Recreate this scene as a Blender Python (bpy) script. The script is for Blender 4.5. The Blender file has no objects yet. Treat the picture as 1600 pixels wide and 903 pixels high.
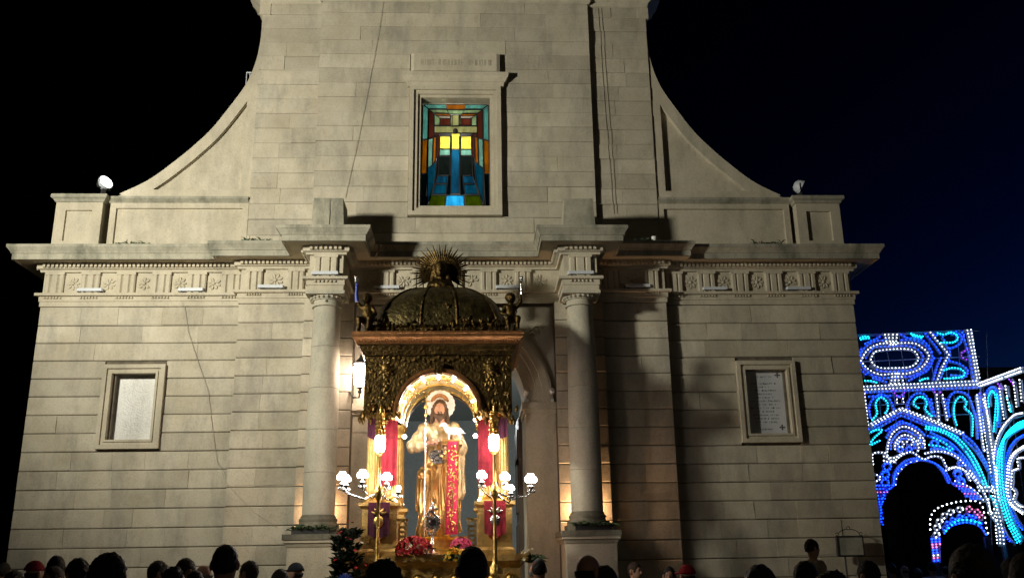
import bpy, math, random
import numpy as np
from mathutils import Vector, Matrix
random.seed(7); np.random.seed(7)
sc = bpy.context.scene
COL = sc.collection
# ------------------------------------------------------------------ camera
F_PX, TILT, ROLL, YAW = 1450.0, 0.288617, 0.0157206, 0.0469092
CAM = np.array([0.2566, -15.0, 1.65])
_fx, _fy = math.sin(YAW), math.cos(YAW)
FWD = np.array([_fx*math.cos(TILT), _fy*math.cos(TILT), math.sin(TILT)])
_R = np.array([_fy, -_fx, 0.0]); _U = np.cross(_R, FWD)
RGT = _R*math.cos(ROLL) - _U*math.sin(ROLL)
UPV = _R*math.sin(ROLL) + _U*math.cos(ROLL)
cam = bpy.data.cameras.new('camera'); cam_o = bpy.data.objects.new('camera', cam); COL.objects.link(cam_o)
m = Matrix.Identity(4)
for i in range(3):
    m[i][0] = RGT[i]; m[i][1] = UPV[i]; m[i][2] = -FWD[i]; m[i][3] = CAM[i]
cam_o.matrix_world = m
cam.sensor_width = 36; cam.lens = F_PX/1600*36; cam.clip_end = 2000; cam.clip_start = 0.05
sc.camera = cam_o
# ------------------------------------------------------------------ night sky, tinted to imitate the feast lights' blue glow
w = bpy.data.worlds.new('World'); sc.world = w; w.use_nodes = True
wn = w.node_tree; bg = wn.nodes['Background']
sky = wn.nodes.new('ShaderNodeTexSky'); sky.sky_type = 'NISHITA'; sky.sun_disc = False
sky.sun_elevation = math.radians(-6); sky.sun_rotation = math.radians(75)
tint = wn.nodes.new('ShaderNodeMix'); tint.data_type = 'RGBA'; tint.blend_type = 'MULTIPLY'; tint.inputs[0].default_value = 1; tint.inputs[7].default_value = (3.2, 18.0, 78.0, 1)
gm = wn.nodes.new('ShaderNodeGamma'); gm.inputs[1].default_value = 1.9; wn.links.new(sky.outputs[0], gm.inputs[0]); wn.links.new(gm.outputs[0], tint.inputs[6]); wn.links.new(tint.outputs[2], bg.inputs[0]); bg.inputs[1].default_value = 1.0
# ------------------------------------------------------------------ floodlight that washes the front (stands left of the square, outside the frame)
def lamp(name, kind, loc, power, color, size=0.1, target=None, spot=None, blend=0.3):
    l = bpy.data.lights.new(name, kind); l.energy = power; l.color = color
    if kind in ('POINT', 'SPOT'): l.shadow_soft_size = size
    o = bpy.data.objects.new(name, l); COL.objects.link(o); o.location = loc
    if spot: l.spot_size = math.radians(spot); l.spot_blend = blend
    if target is not None:
        o.rotation_euler = (Vector(target)-Vector(loc)).to_track_quat('-Z', 'Y').to_euler()
    return o
FLOOD = (-7.2, -7.6, 6.75)
lamp('square_floodlight_beam', 'SPOT', FLOOD, 4350, (1.0, .955, .81), 0.34, (-2.0, 0, 9.0), 124, 1.0)
vs = sc.view_settings
vs.view_transform = 'Standard'; vs.look = 'None'; vs.exposure = 0; vs.gamma = 1; vs.use_curve_mapping = False
sc.cycles.max_bounces = 6; sc.cycles.use_denoising = True

# ================================================================== helpers
def at(u, v, Y):
    "photo pixel -> point on the plane y = Y"
    d = FWD*F_PX + RGT*(u-800) - UPV*(v-451.5)
    return CAM + d*((Y-CAM[1])/d[1])
def on_plane(u, v, p0, n):
    d = FWD*F_PX + RGT*(u-800) - UPV*(v-451.5)
    return CAM + d*(np.dot(np.array(p0)-CAM, n)/np.dot(d, n))
def proj(P):
    v = np.array(P)-CAM; c = v@FWD
    return 800+F_PX*(v@RGT)/c, 451.5-F_PX*(v@UPV)/c

def node(nt, typ, **kw):
    n = nt.nodes.new(typ)
    for k, v in kw.items():
        if k.startswith('i_'): n.inputs[k[2:].replace('_', ' ')].default_value = v
        else: setattr(n, k, v)
    return n
def new_mat(name):
    m = bpy.data.materials.new(name); m.use_nodes = True
    return m, m.node_tree, m.node_tree.nodes['Principled BSDF']
def rgb(c): return (c[0], c[1], c[2], 1)
def mat(name, col, rough=0.6, metal=0.0, var=0.15, scale=8, bump=0.15, bscale=40, spec=0.4, stretch=(1, 1, 1), coat=0):
    m, nt, p = new_mat(name); L = nt.links.new
    tc = node(nt, 'ShaderNodeTexCoord'); mp = node(nt, 'ShaderNodeMapping'); mp.inputs['Scale'].default_value = stretch
    L(tc.outputs['Object'], mp.inputs[0])
    nz = node(nt, 'ShaderNodeTexNoise', i_Scale=scale, i_Detail=5.0); L(mp.outputs[0], nz.inputs['Vector'])
    r = node(nt, 'ShaderNodeValToRGB')
    r.color_ramp.elements[0].position = .3; r.color_ramp.elements[1].position = .7
    r.color_ramp.elements[0].color = rgb([c*(1-var) for c in col]); r.color_ramp.elements[1].color = rgb([min(1, c*(1+var)) for c in col])
    L(nz.outputs[0], r.inputs[0]); L(r.outputs[0], p.inputs['Base Color'])
    p.inputs['Roughness'].default_value = rough; p.inputs['Metallic'].default_value = metal
    p.inputs['Specular IOR Level'].default_value = spec
    if coat: p.inputs['Coat Weight'].default_value = coat
    if bump:
        n2 = node(nt, 'ShaderNodeTexNoise', i_Scale=bscale, i_Detail=4.0); L(mp.outputs[0], n2.inputs['Vector'])
        b = node(nt, 'ShaderNodeBump', i_Strength=bump, i_Distance=.02); L(n2.outputs[0], b.inputs['Height']); L(b.outputs[0], p.inputs['Normal'])
    return m
def emat(name, col, strength):
    m, nt, p = new_mat(name)
    p.inputs['Base Color'].default_value = rgb([c*.3 for c in col]); p.inputs['Roughness'].default_value = .25
    p.inputs['Emission Color'].default_value = rgb(col); p.inputs['Emission Strength'].default_value = strength
    return m
def stone_mat(name, c1, c2, dirt, dirt_amt=.5, tint=True, rough=.85):
    m, nt, p = new_mat(name); L = nt.links.new
    g = node(nt, 'ShaderNodeNewGeometry')
    n1 = node(nt, 'ShaderNodeTexNoise', i_Scale=1.7, i_Detail=4.0, i_Roughness=.65); L(g.outputs['Position'], n1.inputs['Vector'])
    r1 = node(nt, 'ShaderNodeValToRGB'); e = r1.color_ramp.elements
    e[0].position = .32; e[0].color = rgb(c1); e[1].position = .68; e[1].color = rgb(c2); L(n1.outputs[0], r1.inputs[0])
    col = r1.outputs[0]
    if tint:
        a = node(nt, 'ShaderNodeAttribute', attribute_name='tint')
        mr = node(nt, 'ShaderNodeMapRange'); mr.inputs['To Min'].default_value = .84; mr.inputs['To Max'].default_value = 1.08
        L(a.outputs['Fac'], mr.inputs['Value'])
        mx = node(nt, 'ShaderNodeMix', data_type='RGBA', blend_type='MULTIPLY'); mx.inputs[0].default_value = 1
        L(col, mx.inputs[6]); L(mr.outputs[0], mx.inputs[7]); col = mx.outputs[2]
    # run-off stains and grime: streaky noise
    mp = node(nt, 'ShaderNodeMapping'); mp.inputs['Scale'].default_value = (2.2, 2.2, .8); L(g.outputs['Position'], mp.inputs[0])
    n2 = node(nt, 'ShaderNodeTexNoise', i_Scale=1.1, i_Detail=5.0, i_Roughness=.7); L(mp.outputs[0], n2.inputs['Vector'])
    r2 = node(nt, 'ShaderNodeValToRGB'); e = r2.color_ramp.elements
    e[0].position = .46; e[0].color = (0, 0, 0, 1); e[1].position = .68; e[1].color = (dirt_amt,)*3+(1,); L(n2.outputs[0], r2.inputs[0])
    mx2 = node(nt, 'ShaderNodeMix', data_type='RGBA'); L(r2.outputs[0], mx2.inputs[0]); L(col, mx2.inputs[6]); mx2.inputs[7].default_value = rgb(dirt)
    # small pits and specks
    n3 = node(nt, 'ShaderNodeTexNoise', i_Scale=38.0, i_Detail=2.0); L(g.outputs['Position'], n3.inputs['Vector'])
    r3 = node(nt, 'ShaderNodeValToRGB'); e = r3.color_ramp.elements
    e[0].position = .34; e[0].color = (.62, .60, .56, 1); e[1].position = .5; e[1].color = (1, 1, 1, 1); L(n3.outputs[0], r3.inputs[0])
    mx3 = node(nt, 'ShaderNodeMix', data_type='RGBA', blend_type='MULTIPLY'); mx3.inputs[0].default_value = .3
    L(mx2.outputs[2], mx3.inputs[6]); L(r3.outputs[0], mx3.inputs[7]); L(mx3.outputs[2], p.inputs['Base Color'])
    p.inputs['Roughness'].default_value = rough; p.inputs['Specular IOR Level'].default_value = .25
    b = node(nt, 'ShaderNodeBump', i_Strength=.3, i_Distance=.012); L(n3.outputs[0], b.inputs['Height']); L(b.outputs[0], p.inputs['Normal'])
    return m
def objcol_mat(name, rough=.8, bump=.2, bscale=60, spec=.2):
    m, nt, p = new_mat(name); L = nt.links.new
    oi = node(nt, 'ShaderNodeObjectInfo'); tc = node(nt, 'ShaderNodeTexCoord')
    nz = node(nt, 'ShaderNodeTexNoise', i_Scale=9.0, i_Detail=4.0); L(tc.outputs['Object'], nz.inputs['Vector'])
    mr = node(nt, 'ShaderNodeMapRange'); mr.inputs['To Min'].default_value = .75; mr.inputs['To Max'].default_value = 1.2; L(nz.outputs[0], mr.inputs['Value'])
    mx = node(nt, 'ShaderNodeMix', data_type='RGBA', blend_type='MULTIPLY'); mx.inputs[0].default_value = 1
    L(oi.outputs['Color'], mx.inputs[6]); L(mr.outputs[0], mx.inputs[7]); L(mx.outputs[2], p.inputs['Base Color'])
    p.inputs['Roughness'].default_value = rough; p.inputs['Specular IOR Level'].default_value = spec
    n2 = node(nt, 'ShaderNodeTexNoise', i_Scale=bscale, i_Detail=3.0); L(tc.outputs['Object'], n2.inputs['Vector'])
    b = node(nt, 'ShaderNodeBump', i_Strength=bump, i_Distance=.01); L(n2.outputs[0], b.inputs['Height']); L(b.outputs[0], p.inputs['Normal'])
    return m
M = {}
M['stone'] = stone_mat('ashlar', (.42, .375, .275), (.53, .485, .38), (.18, .175, .155), .5)
M['stone_plain'] = stone_mat('carved_stone', (.44, .395, .29), (.53, .48, .37), (.24, .225, .18), .5, tint=False)
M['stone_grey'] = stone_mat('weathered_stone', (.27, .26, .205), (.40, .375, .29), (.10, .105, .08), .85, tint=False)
M['stone_col'] = stone_mat('column_stone', (.40, .375, .29), (.50, .46, .36), (.23, .23, .19), .6, tint=False)
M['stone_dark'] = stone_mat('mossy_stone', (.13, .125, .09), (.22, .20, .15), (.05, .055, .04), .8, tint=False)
M['mortar'] = mat('mortar', (.13, .11, .08), .95, var=.3)
M['marble'] = mat('plaque_marble', (.50, .52, .53), .45, var=.1, scale=3)
M['ink'] = mat('engraved_letter', (.10, .10, .10), .8, bump=0)
M['carve'] = mat('carved_letter', (.31, .275, .20), .9, bump=0)
M['pane'] = mat('whitewashed_pane', (.78, .79, .76), .5, var=.05, scale=2, bump=.05)
M['frosted'] = stone_mat('limewashed_glass', (.60, .60, .56), (.66, .66, .62), (.30, .28, .23), .5, tint=False, rough=.35)
M['stain'] = mat('pane_stain', (.34, .31, .24), .8, var=.25, scale=14)
M['lead'] = mat('lead_came', (.02, .02, .02), .6, bump=0)
M['led'] = mat('lamp_housing', (.50, .53, .56), .45, var=.06)
M['iron'] = mat('wrought_iron', (.03, .03, .03), .55, var=.3)
M['cable'] = mat('cable_sheath', (.31, .28, .22), .7, bump=0)
M['wood'] = mat('door_wood', (.07, .05, .035), .6, var=.35, scale=4, stretch=(8, 8, .6))
M['plaster'] = mat('interior_plaster', (.50, .53, .51), .85, var=.1)
M['leaf'] = mat('leaf', (.045, .075, .03), .6, var=.5, scale=20, bump=0)
M['darkleaf'] = mat('dark_leaf', (.014, .022, .011), .8, var=.4, scale=20, bump=0, spec=.15)
M['dryleaf'] = mat('dry_leaf', (.09, .08, .04), .8, var=.5, scale=20, bump=0)
M['pave'] = stone_mat('paving', (.12, .115, .10), (.20, .19, .165), (.05, .05, .045), .6, tint=False, rough=.6)
M['asphalt'] = mat('asphalt', (.05, .05, .05), .85, var=.3, bscale=120)
M['gold'] = mat('gilding', (.80, .52, .16), .30, 1.0, var=.3, scale=14, bump=.5, bscale=45)
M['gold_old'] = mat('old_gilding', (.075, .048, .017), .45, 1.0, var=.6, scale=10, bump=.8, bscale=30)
M['gold_paint'] = mat('gilt_wood', (.62, .40, .13), .38, .55, var=.25, scale=12, bump=.45, bscale=50)
M['gold_mid'] = mat('dull_gilding', (.22, .14, .045), .4, 1.0, var=.4, scale=14, bump=.5, bscale=40)
M['gold_rose'] = mat('rose_gilding', (.42, .20, .08), .32, .9, var=.3, scale=14, bump=.3, bscale=60)
M['dome'] = mat('bronze_dome', (.06, .045, .016), .42, .8, var=.6, scale=9, bump=.9, bscale=22)
M['cream'] = mat('cream_gilt_vault', (.75, .62, .34), .45, .25, var=.2, scale=9, bump=.6, bscale=24)
M['silver'] = mat('silver', (.72, .72, .70), .25, 1.0, var=.2, scale=20, bump=.4, bscale=50)
M['halo'] = mat('bright_silver', (.85, .84, .80), .5, .35, var=.1, bump=.3)
M['robe'] = mat('gilt_robe', (.52, .31, .11), .28, .85, var=.35, scale=10, bump=.35, bscale=30)
M['fur'] = mat('pale_tunic', (.50, .39, .22), .42, .45, var=.25, scale=16, bump=.5, bscale=40)
M['skin_statue'] = mat('painted_skin', (.46, .25, .16), .45, var=.15)
M['hair_statue'] = mat('painted_hair', (.07, .04, .022), .6, var=.3, bump=.6, bscale=80, stretch=(3, 3, .6))
M['lamb'] = mat('white_lamb', (.75, .74, .70), .5, var=.08, bump=.7, bscale=90)
M['book'] = mat('book_cover', (.38, .20, .06), .5, var=.3)
M['red'] = mat('red_velvet', (.30, .016, .03), .8, var=.35, scale=12, bump=.5, bscale=70)
M['stole'] = mat('red_stole', (.55, .02, .07), .6, var=.4, scale=30, bump=.4, bscale=60)
M['purple'] = mat('purple_velvet', (.06, .008, .025), .85, var=.3)
M['flower_red'] = mat('red_petals', (.42, .008, .012), .6, var=.4, scale=30, bump=0)
M['flower_white'] = mat('white_petals', (.72, .64, .42), .6, var=.1, bump=0)
M['flower_yellow'] = mat('yellow_petals', (.75, .47, .02), .6, var=.25, bump=0)
M['flower_pink'] = mat('pink_petals', (.72, .10, .22), .6, var=.25, bump=0)
M['flower_blue'] = mat('blue_ribbon', (.015, .04, .30), .5, var=.3, bump=0)
M['globe'] = emat('lit_glass', (1, .90, .84), 30)
M['bulb_small'] = emat('lit_bulb', (1, .93, .85), 55)
M['flood_face'] = emat('flood_glass', (.93, .97, 1), 30)
M['lantern_glass'] = emat('lantern_glass', (1, .80, .66), 55)
M['skin'] = objcol_mat('skin', .55, .1, 90, .35)
M['cloth'] = objcol_mat('cloth', .9, .35, 50)
M['hair'] = objcol_mat('hair', .6, .9, 110, .3)
BULB = {'white': emat('bulb_white', (.80, .90, 1), 7.0), 'blue': emat('bulb_blue', (.0025, .034, 1), 14.0), 'cyan': emat('bulb_cyan', (.004, .46, .75), 9.0),
        'purple': emat('bulb_purple', (.30, .04, .95), 4.0), 'pink': emat('bulb_pink', (.95, .18, .40), 3.0)}
M['lum_frame'] = mat('white_lattice', (.20, .22, .26), .6, var=.1)

class MB:
    "mesh builder"
    def __init__(s): s.v = []; s.f = []
    def add(s, vs, fs):
        n = len(s.v); s.v += [tuple(map(float, p)) for p in vs]; s.f += [tuple(i+n for i in f) for f in fs]; return s
    def box(s, x0, x1, y0, y1, z0, z1):
        return s.add([(x0,y0,z0),(x1,y0,z0),(x1,y1,z0),(x0,y1,z0),(x0,y0,z1),(x1,y0,z1),(x1,y1,z1),(x0,y1,z1)],
                     [(0,3,2,1),(4,5,6,7),(0,1,5,4),(1,2,6,5),(2,3,7,6),(3,0,4,7)])
    def block(s, x0, x1, y0, y1, z0, z1, c=.012, cs=.003, j=.0035):
        "ashlar: front (y0) chamfered above and below"
        d = c
        J = lambda: random.uniform(-j, j)
        ch = [0]*4
        if random.random() < .10: ch[random.randrange(4)] = random.uniform(.01, .03)
        return s.add([(x0,y0+d,z0),(x1,y0+d,z0),(x1,y0+d,z1),(x0,y0+d,z1),(x0+cs+ch[0],y0+J(),z0+c+abs(J())+ch[0]),(x1-cs-ch[1],y0+J(),z0+c+abs(J())+ch[1]),(x1-cs-ch[2],y0+J(),z1-c-abs(J())-ch[2]),(x0+cs+ch[3],y0+J(),z1-c-abs(J())-ch[3]),
                      (x0,y1,z0),(x1,y1,z0),(x1,y1,z1),(x0,y1,z1)],
                     [(4,5,6,7),(0,1,5,4),(1,2,6,5),(2,3,7,6),(3,0,4,7),(0,8,9,1),(1,9,10,2),(2,10,11,3),(3,11,8,0)])
    def prism(s, poly, y0, y1):
        "poly of (x,z) counter-clockwise seen from -y, extruded y0..y1"
        n = len(poly); vs = [(p[0], y0, p[1]) for p in poly]+[(p[0], y1, p[1]) for p in poly]
        fs = [tuple(range(n)), tuple(range(2*n-1, n-1, -1))]+[(i, i+n, (i+1) % n+n, (i+1) % n) for i in range(n)]
        return s.add(vs, fs)
    def prism_z(s, poly, z0, z1):
        n = len(poly); vs = [(p[0], p[1], z0) for p in poly]+[(p[0], p[1], z1) for p in poly]
        fs = [tuple(range(n-1, -1, -1)), tuple(range(n, 2*n))]+[(i, (i+1) % n, (i+1) % n+n, i+n) for i in range(n)]
        return s.add(vs, fs)
    def lathe(s, prof, c=(0, 0, 0), n=20, wav=None, axis='z'):
        vs = []
        for k, (r, z) in enumerate(prof):
            for j in range(n):
                a = 2*math.pi*j/n; rr = r*(1+(wav(k, a) if wav else 0))
                p = (rr*math.cos(a), rr*math.sin(a), z)
                if axis == 'y': p = (p[0], z, p[1])
                vs.append((p[0]+c[0], p[1]+c[1], p[2]+c[2]))
        K = len(prof)
        fs = [(k*n+j, k*n+(j+1) % n, (k+1)*n+(j+1) % n, (k+1)*n+j) for k in range(K-1) for j in range(n)]
        fs += [tuple(range(n-1, -1, -1)), tuple((K-1)*n+j for j in range(n))]
        return s.add(vs, fs)
    def tube(s, path, r, n=6, r1=None):
        P = [np.array(p, float) for p in path]; K = len(P); vs = []
        for k in range(K):
            t = P[min(k+1, K-1)]-P[max(k-1, 0)]; t = t/(np.linalg.norm(t)+1e-9)
            a = np.cross(t, [0, 0, 1.]) if abs(t[2]) < .9 else np.cross(t, [1., 0, 0]); a /= np.linalg.norm(a); b = np.cross(t, a)
            rr = r if r1 is None else r+(r1-r)*k/(K-1)
            for j in range(n):
                q = 2*math.pi*j/n; vs.append(P[k]+rr*(math.cos(q)*a+math.sin(q)*b))
        fs = [(k*n+j, k*n+(j+1) % n, (k+1)*n+(j+1) % n, (k+1)*n+j) for k in range(K-1) for j in range(n)]
        fs += [tuple(range(n-1, -1, -1)), tuple((K-1)*n+j for j in range(n))]
        return s.add(vs, fs)
    def ball(s, c, r, sq=(1, 1, 1), n=8, m_=6):
        prof = [(math.sin(math.pi*k/m_)*r+1e-4, -math.cos(math.pi*k/m_)*r) for k in range(m_+1)]
        vs = []
        for (rr, z) in prof:
            for j in range(n):
                a = 2*math.pi*j/n; vs.append((c[0]+rr*math.cos(a)*sq[0], c[1]+rr*math.sin(a)*sq[1], c[2]+z*sq[2]))
        fs = [(k*n+j, k*n+(j+1) % n, (k+1)*n+(j+1) % n, (k+1)*n+j) for k in range(m_) for j in range(n)]
        return s.add(vs, fs)
    def build(s, name, material, parent=None, smooth=False, tint=None, org=None):
        me = bpy.data.meshes.new(name)
        v = np.array(s.v); 
        if org is not None: v = v-np.array(org)
        me.from_pydata([tuple(p) for p in v], [], s.f); me.update()
        if smooth:
            me.polygons.foreach_set('use_smooth', [True]*len(me.polygons))
            try: me.set_sharp_from_angle(angle=math.radians(40))
            except Exception: pass
        if tint is not None:
            a = me.attributes.new('tint', 'FLOAT', 'FACE')
            a.data.foreach_set('value', tint if hasattr(tint, '__len__') else [tint]*len(me.polygons))
        return link(name, me, material, parent, org)
def link(name, me, material, parent=None, org=None):
    o = bpy.data.objects.new(name, me)
    if material is not None and not me.materials: me.materials.append(M[material] if isinstance(material, str) else material)
    COL.objects.link(o)
    if org is not None: o.location = org
    if parent is not None:
        o.parent = parent
        r = parent
        while r.parent: r = r.parent
        if parent is r and tuple(r.location) != (0, 0, 0) and not r.get('_local'):
            o.matrix_parent_inverse = Matrix.Translation(-Vector(r.location))
    return o
def thing(name, label, cat, loc=(0, 0, 0), group=None, local=False):
    o = bpy.data.objects.new(name, None); COL.objects.link(o); o.location = loc; o.empty_display_size = .2
    if local: o['_local'] = 1
    return tag(o, label, cat, group)
def tag(o, label, cat, group=None):
    o['label'] = label; o['category'] = cat
    if group: o['group'] = group
    return o
def struct(o): o['kind'] = 'structure'; return o
def stuff(o): o['kind'] = 'stuff'; return o

# ---- signed-distance sculpting: one continuous skin from smooth-blended forms
def seg(P, a, b, ra, rb):
    a = np.array(a, np.float32); b = np.array(b, np.float32); d = b-a
    t = np.clip(((P-a)@d)/(d@d+1e-9), 0, 1)
    return np.linalg.norm(P-a-t[..., None]*d, axis=-1)-(ra+(rb-ra)*t)
def ell(P, c, r):
    r = np.array(r, np.float32); q = (P-np.array(c, np.float32))/r
    k = np.linalg.norm(q, axis=-1); return (k-1)*r.min()*np.where(k > 1, 1.0, 1.0)
def smin(a, b, k):
    h = np.clip(.5+.5*(b-a)/k, 0, 1); return b+(a-b)*h-k*h*(1-h)
def smax(a, b, k): return -smin(-a, -b, k)
def sdf_mesh(name, fn, lo, hi, h, smooth=True):
    lo = np.array(lo, float); hi = np.array(hi, float)
    n = np.ceil((hi-lo)/h).astype(int)+1
    ax = [lo[i]+h*np.arange(n[i]) for i in range(3)]
    P = np.stack(np.meshgrid(*ax, indexing='ij'), -1).astype(np.float32)
    V = fn(P).astype(np.float32)
    S = V < 0
    c = np.zeros(n-1, int); pos = np.zeros(tuple(n-1)+(3,), np.float32); cnt = np.zeros(tuple(n-1), np.float32)
    nx, ny, nz = n-1
    corner = [(i, j, k) for i in (0, 1) for j in (0, 1) for k in (0, 1)]
    sl = lambda o: (slice(o[0], o[0]+nx), slice(o[1], o[1]+ny), slice(o[2], o[2]+nz))
    for a in corner:
        for d in range(3):
            if a[d]: continue
            b = list(a); b[d] = 1; b = tuple(b)
            va, vb = V[sl(a)], V[sl(b)]; cr = (va < 0) != (vb < 0)
            t = np.where(cr, va/(va-vb+1e-12), 0)
            pa = np.array(a, np.float32)
            for q in range(3):
                pos[..., q] += np.where(cr, pa[q]+(t if q == d else 0), 0)
            cnt += cr
    act = cnt > 0
    idx = -np.ones(act.shape, int); idx[act] = np.arange(act.sum())
    ii = np.argwhere(act); vp = lo+h*(ii+pos[act]/cnt[act][:, None])
    faces = []
    for d in range(3):
        a = [slice(1, -1)]*3; a[d] = slice(0, -1); b = list(a); b[d] = slice(1, None)
        s0 = S[tuple(a)]; s1 = S[tuple(b)]
        w_ = np.argwhere(s0 != s1)
        if not len(w_): continue
        fl = s0[tuple(w_.T)]
        g = w_.copy(); o = [q for q in range(3) if q != d]
        for q in o: g[:, q] += 1
        def ci(du, dv):
            z = g.copy(); z[:, o[0]] -= du; z[:, o[1]] -= dv; return idx[tuple(z.T)]
        q = np.stack([ci(0, 0), ci(1, 0), ci(1, 1), ci(0, 1)], 1)
        if d == 1: fl = ~fl
        q = np.where(fl[:, None], q, q[:, ::-1]); faces.append(q)
    F = np.concatenate(faces)
    F = F[(F >= 0).all(1)]
    me = bpy.data.meshes.new(name)
    me.vertices.add(len(vp)); me.vertices.foreach_set('co', vp.astype(np.float32).ravel())
    me.loops.add(len(F)*4); me.loops.foreach_set('vertex_index', F.ravel().astype(np.int32))
    me.polygons.add(len(F)); me.polygons.foreach_set('loop_start', np.arange(0, len(F)*4, 4, dtype=np.int32))
    me.update(calc_edges=True); me.validate()
    me.polygons.foreach_set('use_smooth', [True]*len(me.polygons))
    return me
def wob(P, f, ph=0):
    return np.sin(P[..., 0]*f+ph)*np.sin(P[..., 1]*f*1.1+1.3*ph)*np.sin(P[..., 2]*f*.9+2.1*ph)

def sweep(mb, prof, plan, z=0):
    "profile of (outward offset, z) swept along a plan polyline (left to right, outward = -y) with mitred corners"
    n = len(plan); pts = []
    nor = []
    for i in range(n-1):
        d = np.array(plan[i+1])-np.array(plan[i]); d = d/np.linalg.norm(d); nor.append(np.array([d[1], -d[0]]))
    for i in range(n):
        a = nor[max(i-1, 0)]; b = nor[min(i, n-2)]
        mt = (a+b)/(1+a@b); pts.append((np.array(plan[i]), mt))
    K = len(prof); vs = []
    for p, mt in pts:
        for (o, zz) in prof: q = p+mt*o; vs.append((q[0], q[1], zz+z))
    fs = [(i*K+k, (i+1)*K+k, (i+1)*K+k+1, i*K+k+1) for i in range(n-1) for k in range(K-1)]
    mb.add(vs, fs)
# ================================================================== ground
mb = MB(); mb.box(-150, 150, -60, 300, -.3, 0); g = mb.build('ground', 'pave'); struct(g)
mb = MB(); mb.box(8.2, 60, -60, 200, -.2, .004); struct(mb.build('road', 'asphalt'))
mb = MB(); mb.box(7.95, 8.2, -60, 60, -.2, .13); struct(mb.build('kerb', 'stone_grey'))

# ================================================================== church front
church = thing('church', 'pale limestone church front with two columns, curved upper gable and stained glass window', 'church')
BLK = []   # ashlar blocks: (area, x0,x1,y,z0,z1)
rnd = random.Random(3)
def course(x0, x1, y, z0, z1, L=.66, holes=()):
    spans = [(x0, x1)]
    for (hx0, hx1, hz0, hz1) in holes:
        if z1 > hz0+.03 and z0 < hz1-.03:
            new = []
            for a, b in spans:
                if hx0 > a+.02 and hx0 < b: new.append((a, hx0))
                if hx1 < b-.02 and hx1 > a: new.append((hx1, b))
                if hx1 <= a or hx0 >= b: new.append((a, b))
            spans = new
    for a, b in spans:
        n = max(1, int(round((b-a)/(L*rnd.uniform(.8, 1.25)))))
        cuts = [a]+[a+(b-a)*(k+rnd.uniform(-.22, .22))/n for k in range(1, n)]+[b]
        for p, q in zip(cuts, cuts[1:]):
            BLK.append(((q-p)*(z1-z0) if z1 > 1.62 else 0.0, p, q, y+rnd.uniform(-.006, .006), z0, z1))
JT = [5.82]+[5.499-.2925*k for k in range(18)]+[0.30]
WIN = (4.66, 5.645, 3.49, 4.84)
for sgn in (-1, 1):
    for z1, z0 in zip(JT, JT[1:]):
        a, b = (3.53, 6.79)
        def mir(x0, x1): return (x0, x1) if sgn > 0 else (-x1, -x0)
        hl = [(*mir(WIN[0], WIN[1]), WIN[2], WIN[3])]
        course(*mir(a, b), 0.0, z0, z1, .72, hl)
        course(*mir(2.45, 3.53), -.17, z0, z1, .62)
        course(*mir(1.645, 2.45), -.27, z0, z1, .9)
# tower
TZ = [6.79, 7.108]+[7.395+.2875*k for k in range(17)]
for z0, z1 in zip(TZ, TZ[1:]):
    course(-2.45, 2.45, 0.0, z0, z1, .85, [(-.82, .82, 7.395, 10.5)])
    for sgn in (-1, 1):
        course(*(sorted((sgn*2.45, sgn*3.55))), .10, z0, z1, .62)
walls = MB()
for s in (-1, 1):
    X = lambda a, b: sorted((s*a, s*b))
    a, b = X(5.46, 6.786); walls.box(a, b, .04, .95, 0, 5.82)
    a, b = X(3.53, 4.79); walls.box(a, b, .04, .95, 0, 5.82)
    a, b = X(4.79, 5.46); walls.box(a, b, .04, .95, 0, 3.62); walls.box(a, b, .04, .95, 4.69, 5.82)
    a, b = X(2.45, 3.53); walls.box(a, b, -.13, .949, 0, 5.82)
    a, b = X(1.645, 2.45); walls.box(a, b, -.23, .948, 0, 5.82)
    a, b = X(2.45, 3.55); walls.box(a, b, .14, .95, 6.5, 12.3)
    a, b = X(.60, 2.447); walls.box(a, b, .04, .95, 6.5, 12.3)
walls.box(-.6, .6, .04, .95, 6.5, 7.59); walls.box(-.6, .6, .04, .95, 9.685, 12.3)
walls.box(-6.786, 6.786, .05, .95, 5.82, 6.78)
walls.build('wall', 'mortar', church)
JG = {False: .005, True: .0025}; JC = {False: .011, True: .006}
BLK.sort(key=lambda b: -b[0])
for k, (ar, x0, x1, y, z0, z1) in enumerate(BLK[:300]):
    mb = MB(); mb.block(x0, x1, y, y+.05, z0+JG[z0 > 6.7], z1-JG[z0 > 6.7], JC[z0 > 6.7], .0015)
    mb.build('stone_block', 'stone', church, tint=rnd.random())
mb = MB(); tn = []
for (ar, x0, x1, y, z0, z1) in BLK[300:]:
    mb.block(x0, x1, y, y+.05, z0+JG[z0 > 6.7], z1-JG[z0 > 6.7], JC[z0 > 6.7], .0015); tn += [rnd.random()]*9
stuff(mb.build('stone_blocks', 'stone', church, tint=tn))
# base course
mb = MB()
for s in (-1, 1):
    a, b = sorted((s*3.45, s*6.86)); mb.box(a, b, -.07, .2, 0, .30)
    a, b = sorted((s*1.60, s*3.56)); mb.box(a, b, -.34, .2, 0, .30)
mb.build('plinth', 'stone_grey', church)

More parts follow.
